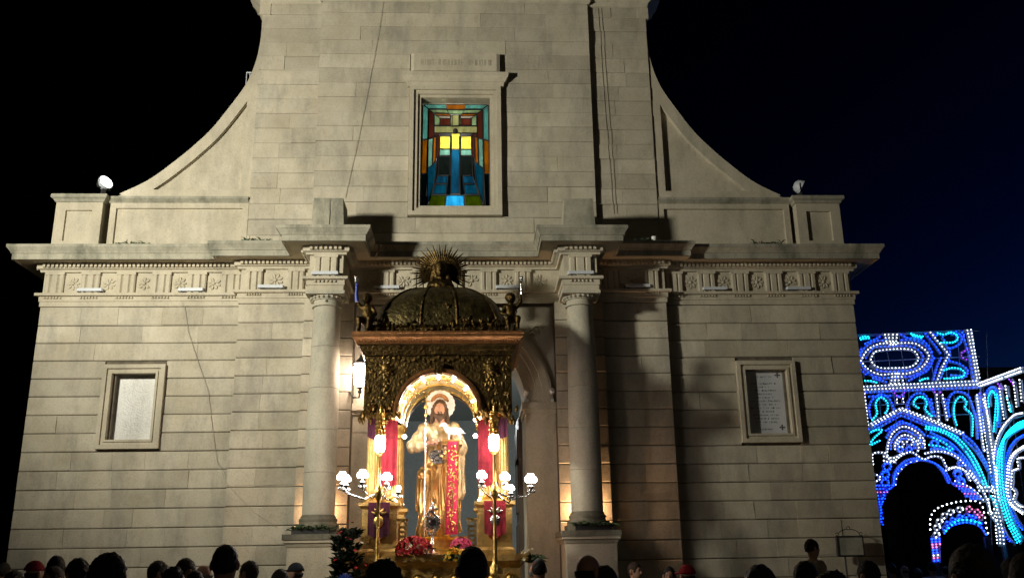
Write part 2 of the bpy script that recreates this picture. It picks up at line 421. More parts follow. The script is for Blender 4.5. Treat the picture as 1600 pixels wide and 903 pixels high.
# ---- entablature, broken forward over bays and columns
H = [(-6.79, .95), (-6.79, 0), (-3.53, 0), (-3.53, -.17), (-2.285, -.17), (-2.285, -.9), (-1.755, -.9), (-1.755, -.12)]
PLAN = H+[(-x, y) for x, y in H[::-1]]
mb = MB(); sweep(mb, [(0, 5.82), (.02, 5.82), (.02, 5.90), (.035, 5.905), (.035, 5.985), (.09, 5.99), (.09, 6.035), (-.02, 6.035)], PLAN)
for s in (-1, 1): a, b = sorted((s*1.76, s*2.28)); mb.box(a, b, -.898, .0, 5.822, 6.03)
mb.build('architrave', 'stone_plain', church)
mb = MB(); sweep(mb, [(0, 6.03), (0, 6.40), (.05, 6.40), (.06, 6.435), (.10, 6.45), (.10, 6.55)], PLAN)
for s in (-1, 1): a, b = sorted((s*1.757, s*2.283)); mb.box(a, b, -.897, .0, 6.03, 6.77)
mb.box(-1.75, 1.75, -.115, .1, 6.03, 6.75)
for s in (-1, 1): a, b = sorted((s*2.28, s*3.528)); mb.box(a, b, -.165, .1, 6.03, 6.75)
mb.build('frieze', 'stone_plain', church)
mb = MB(); sweep(mb, [(.10, 6.55), (.35, 6.54), (.37, 6.515), (.385, 6.515), (.385, 6.612), (.40, 6.615), (.41, 6.64), (.445, 6.69), (.45, 6.70), (.46, 6.70), (.46, 6.755), (.30, 6.765), (-.03, 6.79)], PLAN)
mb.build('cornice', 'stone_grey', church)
# lighter soffit moulding under the corona
mb = MB(); sweep(mb, [(.10, 6.546), (.13, 6.535), (.34, 6.533), (.345, 6.512), (.365, 6.510)], PLAN)
mb.build('soffit_moulding', 'stone_plain', church)
# dentils (joined: too small to pick apart)
mb = MB()
def dent(ax, ay, bx, by):
    d = np.array([bx-ax, by-ay]); Ln = np.linalg.norm(d); d /= Ln; nrm = np.array([d[1], -d[0]])
    k = int(Ln/.068); 
    for i in range(k):
        c = np.array([ax, ay])+d*((i+.5)*Ln/k); q = [c+d*sx*.021+nrm*o for sx, o in ((-1, .02), (1, .02), (1, .15), (-1, .15))]
        mb.prism_z([tuple(x) for x in q][::-1] if False else [tuple(q[3]), tuple(q[2]), tuple(q[1]), tuple(q[0])], 6.462, 6.545)
for (p, q) in zip(PLAN, PLAN[1:]):
    d = np.array(q)-np.array(p); d = d/np.linalg.norm(d); e0 = .10 if True else 0
    dent(p[0], p[1], q[0], q[1])
stuff(mb.build('dentils', 'stone_plain', church))
# triglyphs, guttae, rosettes
def triglyph(x, y, w_=.30):
    mb = MB(); z0, z1 = 6.037, 6.40; h = w_/2; g_ = .022; d = .055
    # front with two full grooves and two half grooves
    xs = [-h, -h+.018, -h*.42-g_, -h*.42, -h*.42+g_, h*.42-g_, h*.42, h*.42+g_, h-.018, h]
    ys = [-d+.018, -d, -d, -d+.03, -d, -d, -d+.03, -d, -d, -d+.018]
    poly = [(x+a, y+b) for a, b in zip(xs, ys)]+[(x+h, y+.01), (x-h, y+.01)]
    mb.prism_z(poly, z0, z1-.045); mb.box(x-h-.006, x+h+.006, y-d-.008, y+.012, z1-.045, z1-.002)
    t = mb.build('triglyph', 'stone_plain', church)
    mb = MB()
    for k in range(6): 
        cx = x-h+.025+k*(w_-.05)/5; mb.lathe([(.010, 5.982), (.018, 5.947)], (cx, y-.05, 0), 6)
    stuff(mb.build('guttae', 'stone_plain', t))
def rosette(x, y, z, r, n=8, depth=.022):
    mb = MB(); ro = random.random(); depth *= random.uniform(.55, 1.1)
    for k in range(n):
        if random.random() < .08: continue
        a = 2*math.pi*k/n+ro; ca, sa = math.cos(a), math.sin(a)
        pts = [(.22, -.05, .4), (.55, -.20, 1), (.85, -.17, .9), (1.0, 0, .45), (.85, .17, .9), (.55, .20, 1), (.22, .05, .4)]
        vs = [(x+r*(u*ca-v*sa), y-depth*q, z+r*(u*sa+v*ca)) for u, v, q in pts]+[(x+r*(u*ca-v*sa), y+.01, z+r*(u*sa+v*ca)) for u, v, q in pts]
        N = len(pts); vs.append((x+r*.6*ca, y-depth*.45, z+r*.6*sa))
        fs = [(i, (i+1) % N, 2*N) for i in range(N)]+[(i, i+N, (i+1) % N+N, (i+1) % N) for i in range(N)]
        mb.add(vs, fs)
    mb.ball((x, y-depth*.5, z), r*.24, (1, .8, 1))
    return mb.build('rosette', 'stone_plain', church)
for s in (-1, 1):
    for k, xx in enumerate((6.60, 6.02, 5.44, 4.86, 4.28, 3.72)):
        triglyph(s*xx, 0, .30)
        if k: rosette(s*(xx+.29), -.005, 6.215, .115)
    triglyph(s*3.30, -.17, .26); triglyph(s*2.62, -.17, .26); rosette(s*2.96, -.175, 6.215, .125)
    triglyph(s*2.02, -.9, .36)
    for xx in (.57, 1.14): triglyph(s*xx, -.12, .27)
    for xx in (.285, .855, 1.425): rosette(s*xx, -.125, 6.215, .115)
triglyph(0, -.12, .27)

# ---- columns on pedestals
for s in (-1, 1):
    cx, cy = s*2.02, -.63
    col = bpy.data.objects.new('column', None); COL.objects.link(col); col.parent = church
    prof = [(.242-.034*max(0, (t-.3)/.7)**1.5, 2.40+t*3.20) for t in np.linspace(0, 1, 13)]
    zcut = [2.40, 3.02, 3.66, 4.30, 4.95, 5.60]
    R = lambda z: .242-.034*max(0, ((z-2.40)/3.2-.3)/.7)**1.5
    for a, b in zip(zcut, zcut[1:]):
        zs = np.linspace(a+.002, b-.002, 5)
        mb = MB(); mb.lathe([(R(zs[0])-.004, zs[0])]+[(R(z), z) for z in zs[:1]+.004]+[(R(z), z) for z in zs[1:-1]]+[(R(zs[-1]), zs[-1]-.004), (R(zs[-1])-.004, zs[-1])], (cx, cy, 0), 36)
        mb.build('shaft_drum', 'stone_col', col, smooth=True)
    mb = MB(); mb.lathe([(.22, 5.598), (.235, 5.603), (.235, 5.63), (.215, 5.635), (.213, 5.70), (.235, 5.705), (.24, 5.72), (.27, 5.755), (.275, 5.77), (.25, 5.772)], (cx, cy, 0), 36)
    mb.box(cx-.305, cx+.305, cy-.305, cy+.305, 5.765, 5.818)
    cap = mb.build('capital', 'stone_col', col, smooth=True)
    mb = MB()
    for k in range(22):
        a = 2*math.pi*k/22; mb.ball((cx+.262*math.cos(a), cy+.262*math.sin(a), 5.742), .026, (1, 1, .9), 6, 4)
    stuff(mb.build('egg_moulding', 'stone_col', cap, smooth=True))
    if s < 0:
        mb = MB(); mb.ball((cx+.02, cy-.214, 5.67), .022, (1, .5, 1)); mb.build('bolt', 'iron', cap)
    mb = MB(); mb.lathe([(.31, 2.20), (.315, 2.225), (.31, 2.26), (.285, 2.27), (.275, 2.30), (.285, 2.325), (.28, 2.35), (.262, 2.36), (.258, 2.385), (.243, 2.402)], (cx, cy, 0), 36)
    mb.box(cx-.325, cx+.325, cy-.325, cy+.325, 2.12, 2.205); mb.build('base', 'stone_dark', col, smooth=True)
    mb = MB(); pl = [(cx-.37, .0), (cx-.37, cy-.37), (cx+.37, cy-.37), (cx+.37, .0)]
    sweep(mb, [(0, .30), (0, 1.93), (.015, 1.95), (.03, 1.985), (.055, 2.0), (.055, 2.045)], pl)
    sweep(mb, [(.06, 0), (.06, .24), (0, .30)], pl)
    mb.build('pedestal', 'stone_plain', col)
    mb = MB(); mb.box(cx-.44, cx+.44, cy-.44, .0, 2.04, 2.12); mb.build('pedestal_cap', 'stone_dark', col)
    # stone block on top of the column entablature, base of the order above
    mb = MB(); cx *= 1.004; mb.prism([(cx-.265, 6.77), (cx+.265, 6.77), (cx+.235, 7.37), (cx-.235, 7.37)], -.93, -.40); mb.build('finial_block', 'stone_grey', church)
    if s < 0:
        mb = MB(); mb.prism([(cx+.02, 6.80), (cx+.035, 6.80), (cx+.045, 7.1), (cx+.03, 7.34), (cx+.02, 7.34), (cx+.03, 7.1)], -.933, -.92); mb.build('crack', 'iron', church)

# ---- portal: round arch on piers
mb = MB()   # wall around the arch (spandrels), recessed
N = 28; ar = [(1.20*math.cos(math.pi*k/N), 4.17+1.20*math.sin(math.pi*k/N)) for k in range(N+1)]
mb.prism([(1.645, 4.17), (1.645, 5.83), (-1.645, 5.83), (-1.645, 4.17)]+ar[::-1], .06, .94)
mb.build('spandrel', 'stone_plain', church)
def ring(mb, r0, r1, y0, y1, zc, a0=0, a1=math.pi, n=28, xc=0):
    vs = []; 
    for k in range(n+1):
        a = a0+(a1-a0)*k/n
        for r, y in ((r0, y0), (r1, y0), (r1, y1), (r0, y1)): vs.append((xc+r*math.cos(a), y, zc+r*math.sin(a)))
    fs = [(k*4+j, (k+1)*4+j, (k+1)*4+(j+1) % 4, k*4+(j+1) % 4) for k in range(n) for j in range(4)]+[(0, 1, 2, 3), (n*4+3, n*4+2, n*4+1, n*4)]
    mb.add(vs, fs)
mb = MB(); ring(mb, 1.15, 1.34, -.02, .9, 4.17); ring(mb, 1.34, 1.44, -.05, .5, 4.17); ring(mb, 1.44, 1.56, -.10, .4, 4.17); ring(mb, 1.56, 1.60, -.07, .3, 4.17)
mb.build('archivolt', 'stone_plain', church)
mb = MB(); mb.prism([(-.13, 5.28), (.13, 5.28), (.19, 5.80), (-.19, 5.80)], -.16, .1); mb.build('keystone', 'stone_plain', church)
for s in (-1, 1):
    a, b = sorted((s*1.15, s*1.64)); mb = MB(); mb.box(a, b, -.02, .9, 0, 3.72); mb.box(a+.004, b-.004, -.03, .89, 3.72, 3.76); mb.box(a+.003, b-.003, -.015, .9, 3.76, 4.0)
    c, d = sorted((s*1.12, s*1.643)); mb.box(c, d, -.05, .92, 4.0, 4.06); c, d = sorted((s*1.09, s*1.644)); mb.box(c, d, -.10, .93, 4.06, 4.17)
    mb.build('portal_pier', 'stone_plain', church)
    rs = rosette(s*1.36, .05, 5.40, .16, 6, .06); mb = MB(); ring(mb, .06, .085, -.01, .04, 5.40, 0, 2*math.pi, 20, s*1.36); mb.build('rosette_ring', 'stone_plain', rs)
# open wooden door leaves folded inward, and the nave behind
for s in (-1, 1):
    mb = MB(); x0, x1 = sorted((s*1.08, s*1.14)); mb.box(x0, x1, .95, 2.05, .02, 4.1)
    dr = mb.build('door_leaf', 'wood', church)
    for z0 in (.3, 1.4, 2.5, 3.3):
        mb = MB(); x0, x1 = sorted((s*1.055, s*1.081)); z1 = z0+(.9 if z0 < 3 else .6); mb.box(x0, x1, 1.1, 1.45, z0, z1); mb.box(x0, x1, 1.55, 1.9, z0, z1); mb.build('door_panel', 'wood', dr)
mb = MB()
for s in (-1, 1):
    a, b = sorted((s*6.0, s*6.5)); mb.box(a, b, .95, 24, 0, 7.4)
mb.box(-6, 6, 23.5, 24, 0, 7.4); mb.box(-6.5, 6.5, .96, 24, 7.4, 7.7)
mb.build('nave_wall', 'plaster', church)
for yy in (6, 11, 16):
    for s in (-1, 1):
        mb = MB(); mb.box(s*3.2-.3, s*3.2+.3, yy-.3, yy+.3, 0, 5.5); mb.box(s*3.2-.38, s*3.2+.38, yy-.38, yy+.38, 4.6, 4.9); mb.build('nave_pier', 'plaster', church)
lamp('nave_chandelier_light', 'POINT', (0.8, 8, 5.0), 800, (.93, .98, 1.0), .3)
mb = MB(); mb.lathe([(.02, 7.4), (.02, 5.5), (.3, 5.4), (.35, 5.3), (.05, 5.25)], (.8, 8, 0), 12); mb.build('chandelier', 'gold', church)

# ---- stained glass window
fr = MB()
def frame(mb, x0, x1, z0, z1, wd, y0, y1):
    mb.box(x0, x0+wd, y0, y1, z0, z1); mb.box(x1-wd, x1, y0, y1, z0, z1); mb.box(x0+wd, x1-wd, y0, y1, z0, z0+wd); mb.box(x0+wd, x1-wd, y0, y1, z1-wd, z1)
win = bpy.data.objects.new('window', None); COL.objects.link(win); win.parent = church; win['label'] = 'tall stained glass window with a cross, lit from inside'
frame(fr, -.81, .81, 7.405, 9.87, .075, -.10, .3); frame(fr, -.736, .736, 7.479, 9.796, .07, -.06, .3); frame(fr, -.668, .668, 7.547, 9.728, .055, -.02, .3)
fr.build('window_frame', 'stone_plain', win)
mb = MB(); pl = [(-.84, .1), (-.84, -.05), (.84, -.05), (.84, .1)]
sweep(mb, [(0, 9.872), (.02, 9.875), (.03, 9.95), (.05, 9.96), (.10, 10.04), (.11, 10.05), (.11, 10.12), (.02, 10.15), (-.05, 10.15)], pl); mb.box(-.835, .835, -.045, .1, 9.875, 10.148)
mb.build('window_hood', 'stone_plain', win)
mb = MB(); mb.prism_z([(-.80, .05), (-.80, -.10), (-.74, -.13), (.74, -.13), (.80, -.10), (.80, .05)], 10.151, 10.50); mb.build('inscription_tablet', 'stone_plain', win)
# worn carved inscription, strokes only: too weathered to read
mb = MB(); x = -.62
pat = 'HIINO:PIOVAMVE:AEMIQVIM'
strokes = {'H': [0, 1], 'I': [.4], 'N': [0, .5, 1], 'O': [0, .9], 'P': [0, .7], 'V': [.2, .7], 'A': [.25, .75], 'M': [0, .4, .8], 'E': [0], 'Q': [0, .9], ':': []}
for ch in pat:
    for u in strokes[ch]:
        mb.box(x+u*.035, x+u*.035+.009, -.1325, -.12, 10.26, 10.375)
    if ch in 'HAE': mb.box(x, x+.04, -.1322, -.12, 10.31, 10.32)
    if ch in 'OQP': mb.box(x, x+.038, -.1322, -.12, 10.365, 10.376)
    x += .062 if ch != 'I' else .035
mb.build('inscription', 'carve', win)
mb = MB(); mb.box(-.61, .61, .93, .97, 7.58, 9.70); mb.build('dark_backing', 'lead', win)  # added dark panel, keeps gaps between panes from showing bright
lamp('window_back_light', 'POINT', (0, .62, 8.72), 24, (1, .97, .88), .12); lamp('window_back_light', 'POINT', (0, .62, 7.80), 8, (.95, 1, 1), .1); lamp('window_back_light', 'POINT', (0, .62, 9.40), 12, (1, .97, .88), .1); CAME = MB()
GL = {'teal': ((.25, .48, .45), .95), 'orange': ((.66, .36, .07), .62), 'pale': ((.45, .55, .38), .75), 'aqua': ((.36, .55, .48), .8), 'red': ((.33, .15, .11), .6), 'cross': ((.48, .48, .30), .75),
      'yellow': ((.80, .74, .26), .9), 'amber': ((.66, .37, .05), .62), 'blue': ((.06, .22, .32), .8), 'dark': ((.06, .075, .07), .9), 'navy': ((.02, .05, .06), .9), 'steel': ((.05, .26, .36), .75),
      'olive': ((.20, .26, .02), .8), 'sky': ((.10, .42, .60), 1.2), 'mist': ((.20, .50, .45), .85)}
def glass(name):
    "coloured glass that lets the lamp behind it shine through, with a faint gloss outside"
    c, e = GL[name]; m = bpy.data.materials.new('glass_'+name); m.use_nodes = True; nt = m.node_tree; L = nt.links.new; nt.nodes.remove(nt.nodes['Principled BSDF'])
    g_ = node(nt, 'ShaderNodeNewGeometry'); mp = node(nt, 'ShaderNodeMapping'); mp.inputs['Scale'].default_value = (1, 1, .35); L(g_.outputs['Position'], mp.inputs[0])
    nz = node(nt, 'ShaderNodeTexNoise', i_Scale=16.0, i_Detail=4.0); L(mp.outputs[0], nz.inputs['Vector'])
    mr = node(nt, 'ShaderNodeMapRange'); mr.inputs['To Min'].default_value = .45; mr.inputs['To Max'].default_value = 1.35; L(nz.outputs[0], mr.inputs['Value'])
    mx = node(nt, 'ShaderNodeMix', data_type='RGBA', blend_type='MULTIPLY'); mx.inputs[0].default_value = 1; mx.inputs[6].default_value = rgb([min(.95, v*1.25*e) for v in c]); L(mr.outputs[0], mx.inputs[7])
    t = node(nt, 'ShaderNodeBsdfTranslucent'); L(mx.outputs[2], t.inputs['Color']); gl = node(nt, 'ShaderNodeBsdfGlossy'); gl.inputs['Roughness'].default_value = .15
    bp = node(nt, 'ShaderNodeBump', i_Strength=.4, i_Distance=.01); L(nz.outputs[0], bp.inputs['Height']); L(bp.outputs[0], gl.inputs['Normal'])
    ms = node(nt, 'ShaderNodeMixShader'); ms.inputs[0].default_value = .05; L(t.outputs[0], ms.inputs[1]); L(gl.outputs[0], ms.inputs[2]); L(ms.outputs[0], nt.nodes['Material Output'].inputs['Surface'])
    return m
GM = {k: glass(k) for k in GL}
PA = [ # half panes in drawing units, mirrored; last flag: central
 ('teal', [(180,283),(283,283),(288,303),(206,303)]), ('teal', [(178,285),(204,305),(203,440),(178,447)]), ('pale', [(207,307),(288,307),(300,324),(230,322)]),
 ('red', [(206,310),(229,326),(231,435),(205,442)]), ('orange', [(232,325),(300,327),(309,337),(246,335)]), ('pale', [(233,331),(257,346),(257,380),(233,380)]),
 ('red', [(259,348),(308,348),(308,380),(259,380)]), ('yellow', [(258,430),(306,430),(306,488),(258,488)]), ('aqua', [(258,490),(306,490),(305,517),(257,517)]),
 ('amber', [(178,450),(202,447),(200,598),(175,598)]), ('aqua', [(205,445),(227,440),(224,560),(203,575)]), ('orange', [(229,438),(242,432),(240,540),(226,556)]), ('red', [(244,431),(256,429),(255,518),(242,530)]),
 ('dark', [(253,522),(306,522),(306,605),(250,605)]), ('navy', [(174,601),(200,601),(194,762),(170,762)]), ('steel', [(203,578),(224,562),(246,545),(236,640),(222,690),(204,735)]),
 ('blue', [(248,609),(296,609),(292,643),(239,643)]), ('steel', [(237,647),(291,647),(287,690),(223,690)]), ('olive', [(221,696),(285,696),(281,748),(206,748)]),
 ('navy', [(196,752),(282,752),(282,764),(192,764)]), ('red', [(233,418),(256,418),(256,427),(233,432)]),
 ('navy', [(298,606),(309,606),(308,693),(288,693),(294,645)]), ('navy', [(247,529),(254,519),(251,607),(239,646),(224,693),(219,693),(236,640)]), ('navy', [(200,700),(205,736),(206,751),(195,752)]), ('aqua', [(306,430),(312,430),(311,520),(306,520)]), ('dark', [(305,518),(311,518),(310,606),(305,606)]), ('navy', [(283,750),(288,750),(288,765),(283,765)]), ('pale', [(307,337),(314,331),(314,384),(307,384)])]
PC = [('orange', [(286,283),(376,283),(372,306),(290,306)]), ('pale', [(292,309),(370,309),(362,328),(301,328)]), ('cross', [(233,384),(429,384),(429,415),(233,415)]), ('cross', [(313,332),(349,332),(349,382),(313,382)]),
 ('yellow', [(311,418),(350,418),(350,488),(310,488)]), ('blue', [(310,491),(349,491),(346,686),(309,686)]), ('sky', [(290,696),(366,696),(370,748),(285,748)]), ('mist', [(285,752),(371,752),(371,765),(285,765)])]
def gpt(p): return ((p[0]-330)/157.5*.613, 7.592+(765-p[1])/490*2.10)
def pane(c, poly):
    q = [gpt(p) for p in poly]
    if sum(a[0]*b[1]-b[0]*a[1] for a, b in zip(q, q[1:]+q[:1])) < 0: q = q[::-1]
    q0 = list(q); cc = np.mean(q, 0); q = [tuple(np.array(p)+(cc-np.array(p))/np.linalg.norm(cc-np.array(p))*.004) for p in q]
    CAME.tube([(p[0], .214, p[1]) for p in q0+[q0[0], q0[1]]], .0095, 5)
    mb = MB(); mb.prism(q, .210, .2115); mb.build('glass_pane', GM[c], win)
for c, p in PA:
    pane(c, p); pane(c, [(660-x, y) for x, y in p])
for c, p in PC: pane(c, p)
frame(CAME, -.615, .615, 7.575, 9.70, .022, .20, .23); stuff(CAME.build('lead_came', 'lead', win))
mb = MB(); mb.ball((-.004, .205, 9.13), .045, (1, .5, 1.2)); mb.build('cross_boss', 'dark' if 'dark' in M else 'lead', win)

# ---- side window (left) and marble plaque (right), same moulded frame
for s in (-1, 1):
    x0, x1 = sorted((s*4.66, s*5.645)); own = bpy.data.objects.new('window' if s < 0 else 'memorial_plaque', None); COL.objects.link(own); own.parent = church
    own['label'] = 'small side window with a whitewashed pane' if s < 0 else 'inscribed marble plaque in a moulded stone frame'
    mb = MB(); frame(mb, x0, x1, 3.49, 4.84, .065, -.075, .3); frame(mb, x0+.063, x1-.063, 3.553, 4.777, .05, -.04, .3); frame(mb, x0+.11, x1-.11, 3.60, 4.73, .035, -.06, .3)
    mb.build('frame', 'stone_plain', own)
    a, b = x0+.13, x1-.13
    mb = MB(); d = .15 if s < 0 else .08; mb.box(a, b, d, d+.04, 3.6, 4.72); mb.build('pane' if s < 0 else 'marble_slab', 'frosted' if s < 0 else 'marble', own)
    if s < 0:
        pass
    else:
        mb = MB(); rr = random.Random(5)
        for k, (l, wd) in enumerate([(0, .3), (2, .42), (3, .2), (4, .42), (5, .24), (6, .30), (7, .5), (8, .34), (9, .5), (10, .26), (11, .42), (12, .4), (13, .36), (15, .16)]):
            z = 4.58-l*.058; xx = 5.13-wd/2
            while xx < 5.13+wd/2:
                lw = rr.uniform(.008, .022)
                mb.box(xx, xx+.005, 0.0775, 0.0810, z, z+.026)
                if rr.random() < .7: mb.box(xx, xx+lw, 0.0777, 0.0810, z+rr.choice([0, .011, .022]), z+rr.choice([.004, .015, .026])+.003)
                xx += lw+.010+(.03 if rr.random() < .15 else 0)
        stuff(mb.build('engraved_lines', 'ink', own))
        for (cx, cz) in ((5.38, 4.62), (5.38, 3.75)):
            mb = MB(); mb.box(cx-.012, cx+.012, 0.0770, 0.0810, cz-.045, cz+.045); mb.box(cx-.045, cx+.045, 0.0765, 0.0810, cz-.012, cz+.012); mb.build('engraved_cross', 'ink', own)

# ---- attic walls, end piers and the concave gable scrolls
CURVE = [(5.93, 7.80), (5.33, 8.12), (4.86, 8.52), (4.56, 8.82), (4.30, 9.12), (4.02, 9.55), (3.765, 9.99), (3.63, 10.40), (3.567, 10.80), (3.545, 11.3)]
def dense(c, k=4):
    out = []; P = [np.array(p) for p in c]; P = [2*P[0]-P[1]]+P+[2*P[-1]-P[-2]]
    for i in range(1, len(P)-2):
        for t in np.linspace(0, 1, k, endpoint=False):
            a, b, c_, d = P[i-1:i+3]; out.append(tuple(.5*((2*b)+(c_-a)*t+(2*a-5*b+4*c_-d)*t*t+(3*b-a-3*c_+d)*t**3)))
    return out+[tuple(P[-2])]
DC = dense(CURVE)
for s in (-1, 1):
    def P(poly): 
        q = [(s*x, z) for x, z in poly]
        return q if s > 0 else q[::-1]
    mb = MB(); mb.prism(P([(3.5, 7.75)]+DC+[(3.5, 11.3)]), .22, .9); mb.build('scroll_wall', 'stone_plain', church)
    # raised border of the scroll: curved band, vertical strip and bottom strip
    mb = MB(); n = len(DC); inner = []
    for i, (x, z) in enumerate(DC):
        a = np.array(DC[max(i-1, 0)]); b = np.array(DC[min(i+1, n-1)]); t = (b-a)/np.linalg.norm(b-a); nn = np.array([-t[1], t[0]]); 
        nn = nn if nn[0] < 0 else -nn
        inner.append((max(x+nn[0]*.20, 3.552), max(z+nn[1]*.20, 7.801)))
    for i in range(1, n-1):
        mb.prism(P([DC[i], DC[i+1], inner[i+1], inner[i]][::1]), .13, .3)
    mb.build('scroll_border', 'stone_plain', church)
    mb = MB(); mb.prism(P([(3.551, 7.95), (3.72, 7.95), (3.72, 9.85), (3.70, 10.0), (3.60, 10.4), (3.551, 10.6)]), .131, .3); mb.prism(P([(3.551, 7.80), (5.93, 7.80), (5.35, 7.95), (3.551, 7.95)]), .129, .3)
    mb.build('scroll_strip', 'stone_plain', church)
    for (zz, xa, xb) in ((8.25, 3.74, 4.75), (8.62, 3.74, 4.5), (9.0, 3.74, 4.2), (9.35, 3.74, 3.98)):
        pass
    # coping moulding under the scroll
    mb = MB(); pl = [(s*3.56, .12), (s*5.98, .12)] if s > 0 else [(-5.98, .12), (-3.56, .12)]
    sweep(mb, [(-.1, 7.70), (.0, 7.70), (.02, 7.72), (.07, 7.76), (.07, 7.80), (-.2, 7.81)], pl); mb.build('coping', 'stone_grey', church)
    # attic wall with a sunk panel
    a, b = sorted((s*3.56, s*5.90)); mb = MB(); mb.box(a, b, .17, .9, 6.7, 7.72)
    c, d = sorted((s*3.66, s*5.80)); frame(mb, a, b, 6.76, 7.705, .10, .12, .3); mb.build('attic_wall', 'stone_plain', church)
    # end pier with cap
    a, b = sorted((s*5.98, s*6.76)); mb = MB(); mb.box(a, b, .05, .9, 6.7, 7.70); frame(mb, a+.002, b-.002, 6.80, 7.69, .17, .0, .2); mb.build('end_pier', 'stone_plain', church)
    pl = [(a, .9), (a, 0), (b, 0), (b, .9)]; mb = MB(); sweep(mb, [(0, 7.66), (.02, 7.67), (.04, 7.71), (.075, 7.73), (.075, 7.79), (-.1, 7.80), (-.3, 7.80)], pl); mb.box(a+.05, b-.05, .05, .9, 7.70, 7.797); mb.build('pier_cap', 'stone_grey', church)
    # crowning cornice of the tower starts above the frame
    mb = MB(); mb.box(*sorted((s*3.4, s*3.6)), .08, .9, 11.4, 12.3); mb.build('corner_strip', 'stone_plain', church)
mb = MB(); pl = [(-3.55, .95), (-3.55, .08), (-2.46, .08), (-2.46, -.03), (2.46, -.03), (2.46, .08), (3.55, .08), (3.55, .95)]
sweep(mb, [(0, 11.62), (.03, 11.63), (.05, 11.70), (.12, 11.75), (.12, 11.85), (.30, 11.95), (.34, 12.05), (.40, 12.12), (.40, 12.2), (-.05, 12.25)], pl); mb.build('upper_cornice', 'stone_plain', church)
mb = MB(); mb.prism([(-3.6, 12.2), (3.6, 12.2), (0, 13.8)], .1, .9); mb.build('pediment', 'stone_plain', church)
# weathered course of rough stone under the window
mb = MB(); sweep(mb, [(0, 6.80), (.012, 6.80), (.02, 7.09), (0, 7.10)], [(-1.55, -.004), (1.55, -.004)]); mb.build('rough_course', 'stone_plain', church)

# ---- cables run across the stone
def cable(pts, r=.0036):
    mb = MB(); mb.tube(pts, r, 5); mb.build('cable', 'cable', church, smooth=True)
cable([(-1.32, -.015, 11.69), (-1.45, -.015, 10.6), (-1.66, -.015, 9.1), (-1.89, -.015, 7.75)])
cable([(-4.58, -.03, 5.99), (-4.45, -.02, 5.8), (-4.355, -.02, 5.37), (-3.97, -.02, 4.415), (-3.74, -.02, 3.29), (-3.5, -.2, 2.9), (-3.085, -.19, 2.494), (-2.7, -.19, 2.25)])
cable([(2.66, .085, 11.74), (2.70, .085, 9.5), (2.765, .085, 7.5)], .0042); cable([(2.72, .085, 11.74), (2.77, .085, 9.5), (2.82, .085, 7.5)], .0042)
cable([(-1.24, -.56, 6.72), (-1.22, -.60, 6.62), (-1.25, -.62, 6.55), (-1.30, -.45, 6.50)], .014)
# ================================================================== fixtures on the front
def copy_tree(o, parent=None):
    c = o.copy(); COL.objects.link(c); c.parent = parent
    for ch in o.children: copy_tree(ch, c)
    return c
def make_bar():
    r = thing('floodlight_bar', 'x', 'floodlight', group='unlit floodlight bars on the stone ledge', local=True)
    mb = MB(); mb.prism_z([(-.21, .045), (-.215, -.02), (-.20, -.05), (.20, -.05), (.215, -.02), (.21, .045)], .025, .075); mb.build('housing', 'led', r)
    mb = MB(); mb.box(-.19, .19, -.035, .035, .0755, .0805); mb.build('lens', 'marble', r)
    for x in (-.16, .16):
        mb = MB(); mb.box(x-.012, x+.012, -.03, .03, 0, .026); mb.build('bracket', 'iron', r)
    return r
bar0 = make_bar()
BARS = [(-6.0, -.05, 6.037, 'grey floodlight bar on the ledge nearest the left corner of the church'), (-4.36, -.05, 6.037, 'grey floodlight bar on the ledge above and right of the side window'),
        (-3.02, -.22, 6.037, 'grey floodlight bar on the stepped bay left of the left column'), (-2.02, -.95, 6.037, 'grey floodlight bar directly above the left column capital'),
        (-1.12, -.17, 6.037, 'grey floodlight bar behind the left end of the shrine dome'), (.90, -.17, 6.037, 'grey floodlight bar behind the right end of the shrine dome'),
        (2.02, -.95, 6.037, 'grey floodlight bar directly above the right column capital'), (3.06, -.22, 6.037, 'grey floodlight bar in shadow on the bay right of the right column'),
        (4.41, -.05, 6.037, 'grey floodlight bar on the ledge left of the marble plaque'), (5.85, -.05, 6.037, 'grey floodlight bar on the ledge nearest the right corner of the church')]
for i, (x, y, z, lb) in enumerate(BARS):
    o = bar0 if i == 0 else copy_tree(bar0); o.location = (x, y, z); o['label'] = lb; o.rotation_euler.z = random.uniform(-.03, .03)
def make_flood(lit, label, loc, rz, rx):
    r = thing('floodlight', label, 'floodlight', loc, local=True); r.rotation_euler = (0, 0, rz)
    mb = MB(); mb.box(-.03, .03, -.03, .03, 0, .10); mb.tube([(-.12, 0, .12), (-.12, 0, .22)], .012); mb.tube([(.12, 0, .12), (.12, 0, .22)], .012); mb.tube([(-.12, 0, .11), (.12, 0, .11)], .014); mb.build('bracket', 'iron', r)
    h = MB(); R = Matrix.Rotation(rx, 3, 'X')
    def T(mbx): mbx.v = [tuple(R @ (Vector(p)-Vector((0, 0, .2)))+Vector((0, 0, .2))) for p in mbx.v]; return mbx
    h.lathe([(.05, .10), (.10, .06), (.125, -.02), (.13, -.05), (.118, -.05)], (0, 0, .2), 16, axis='y'); T(h).build('housing', 'led', r, smooth=True)
    g_ = MB(); g_.lathe([(.116, -.046), (.10, -.056), (.03, -.06)], (0, 0, .2), 16, axis='y'); T(g_).build('lens', 'flood_face' if lit else 'marble', r)
    return r
make_flood(True, 'lit white floodlight on top of the left end pier', (-5.99, -.02, 7.80), .95, -.35)
fl = make_flood(False, 'unlit floodlight seen edge on beside the right end pier', (6.10, .05, 7.805), 1.35, .5)
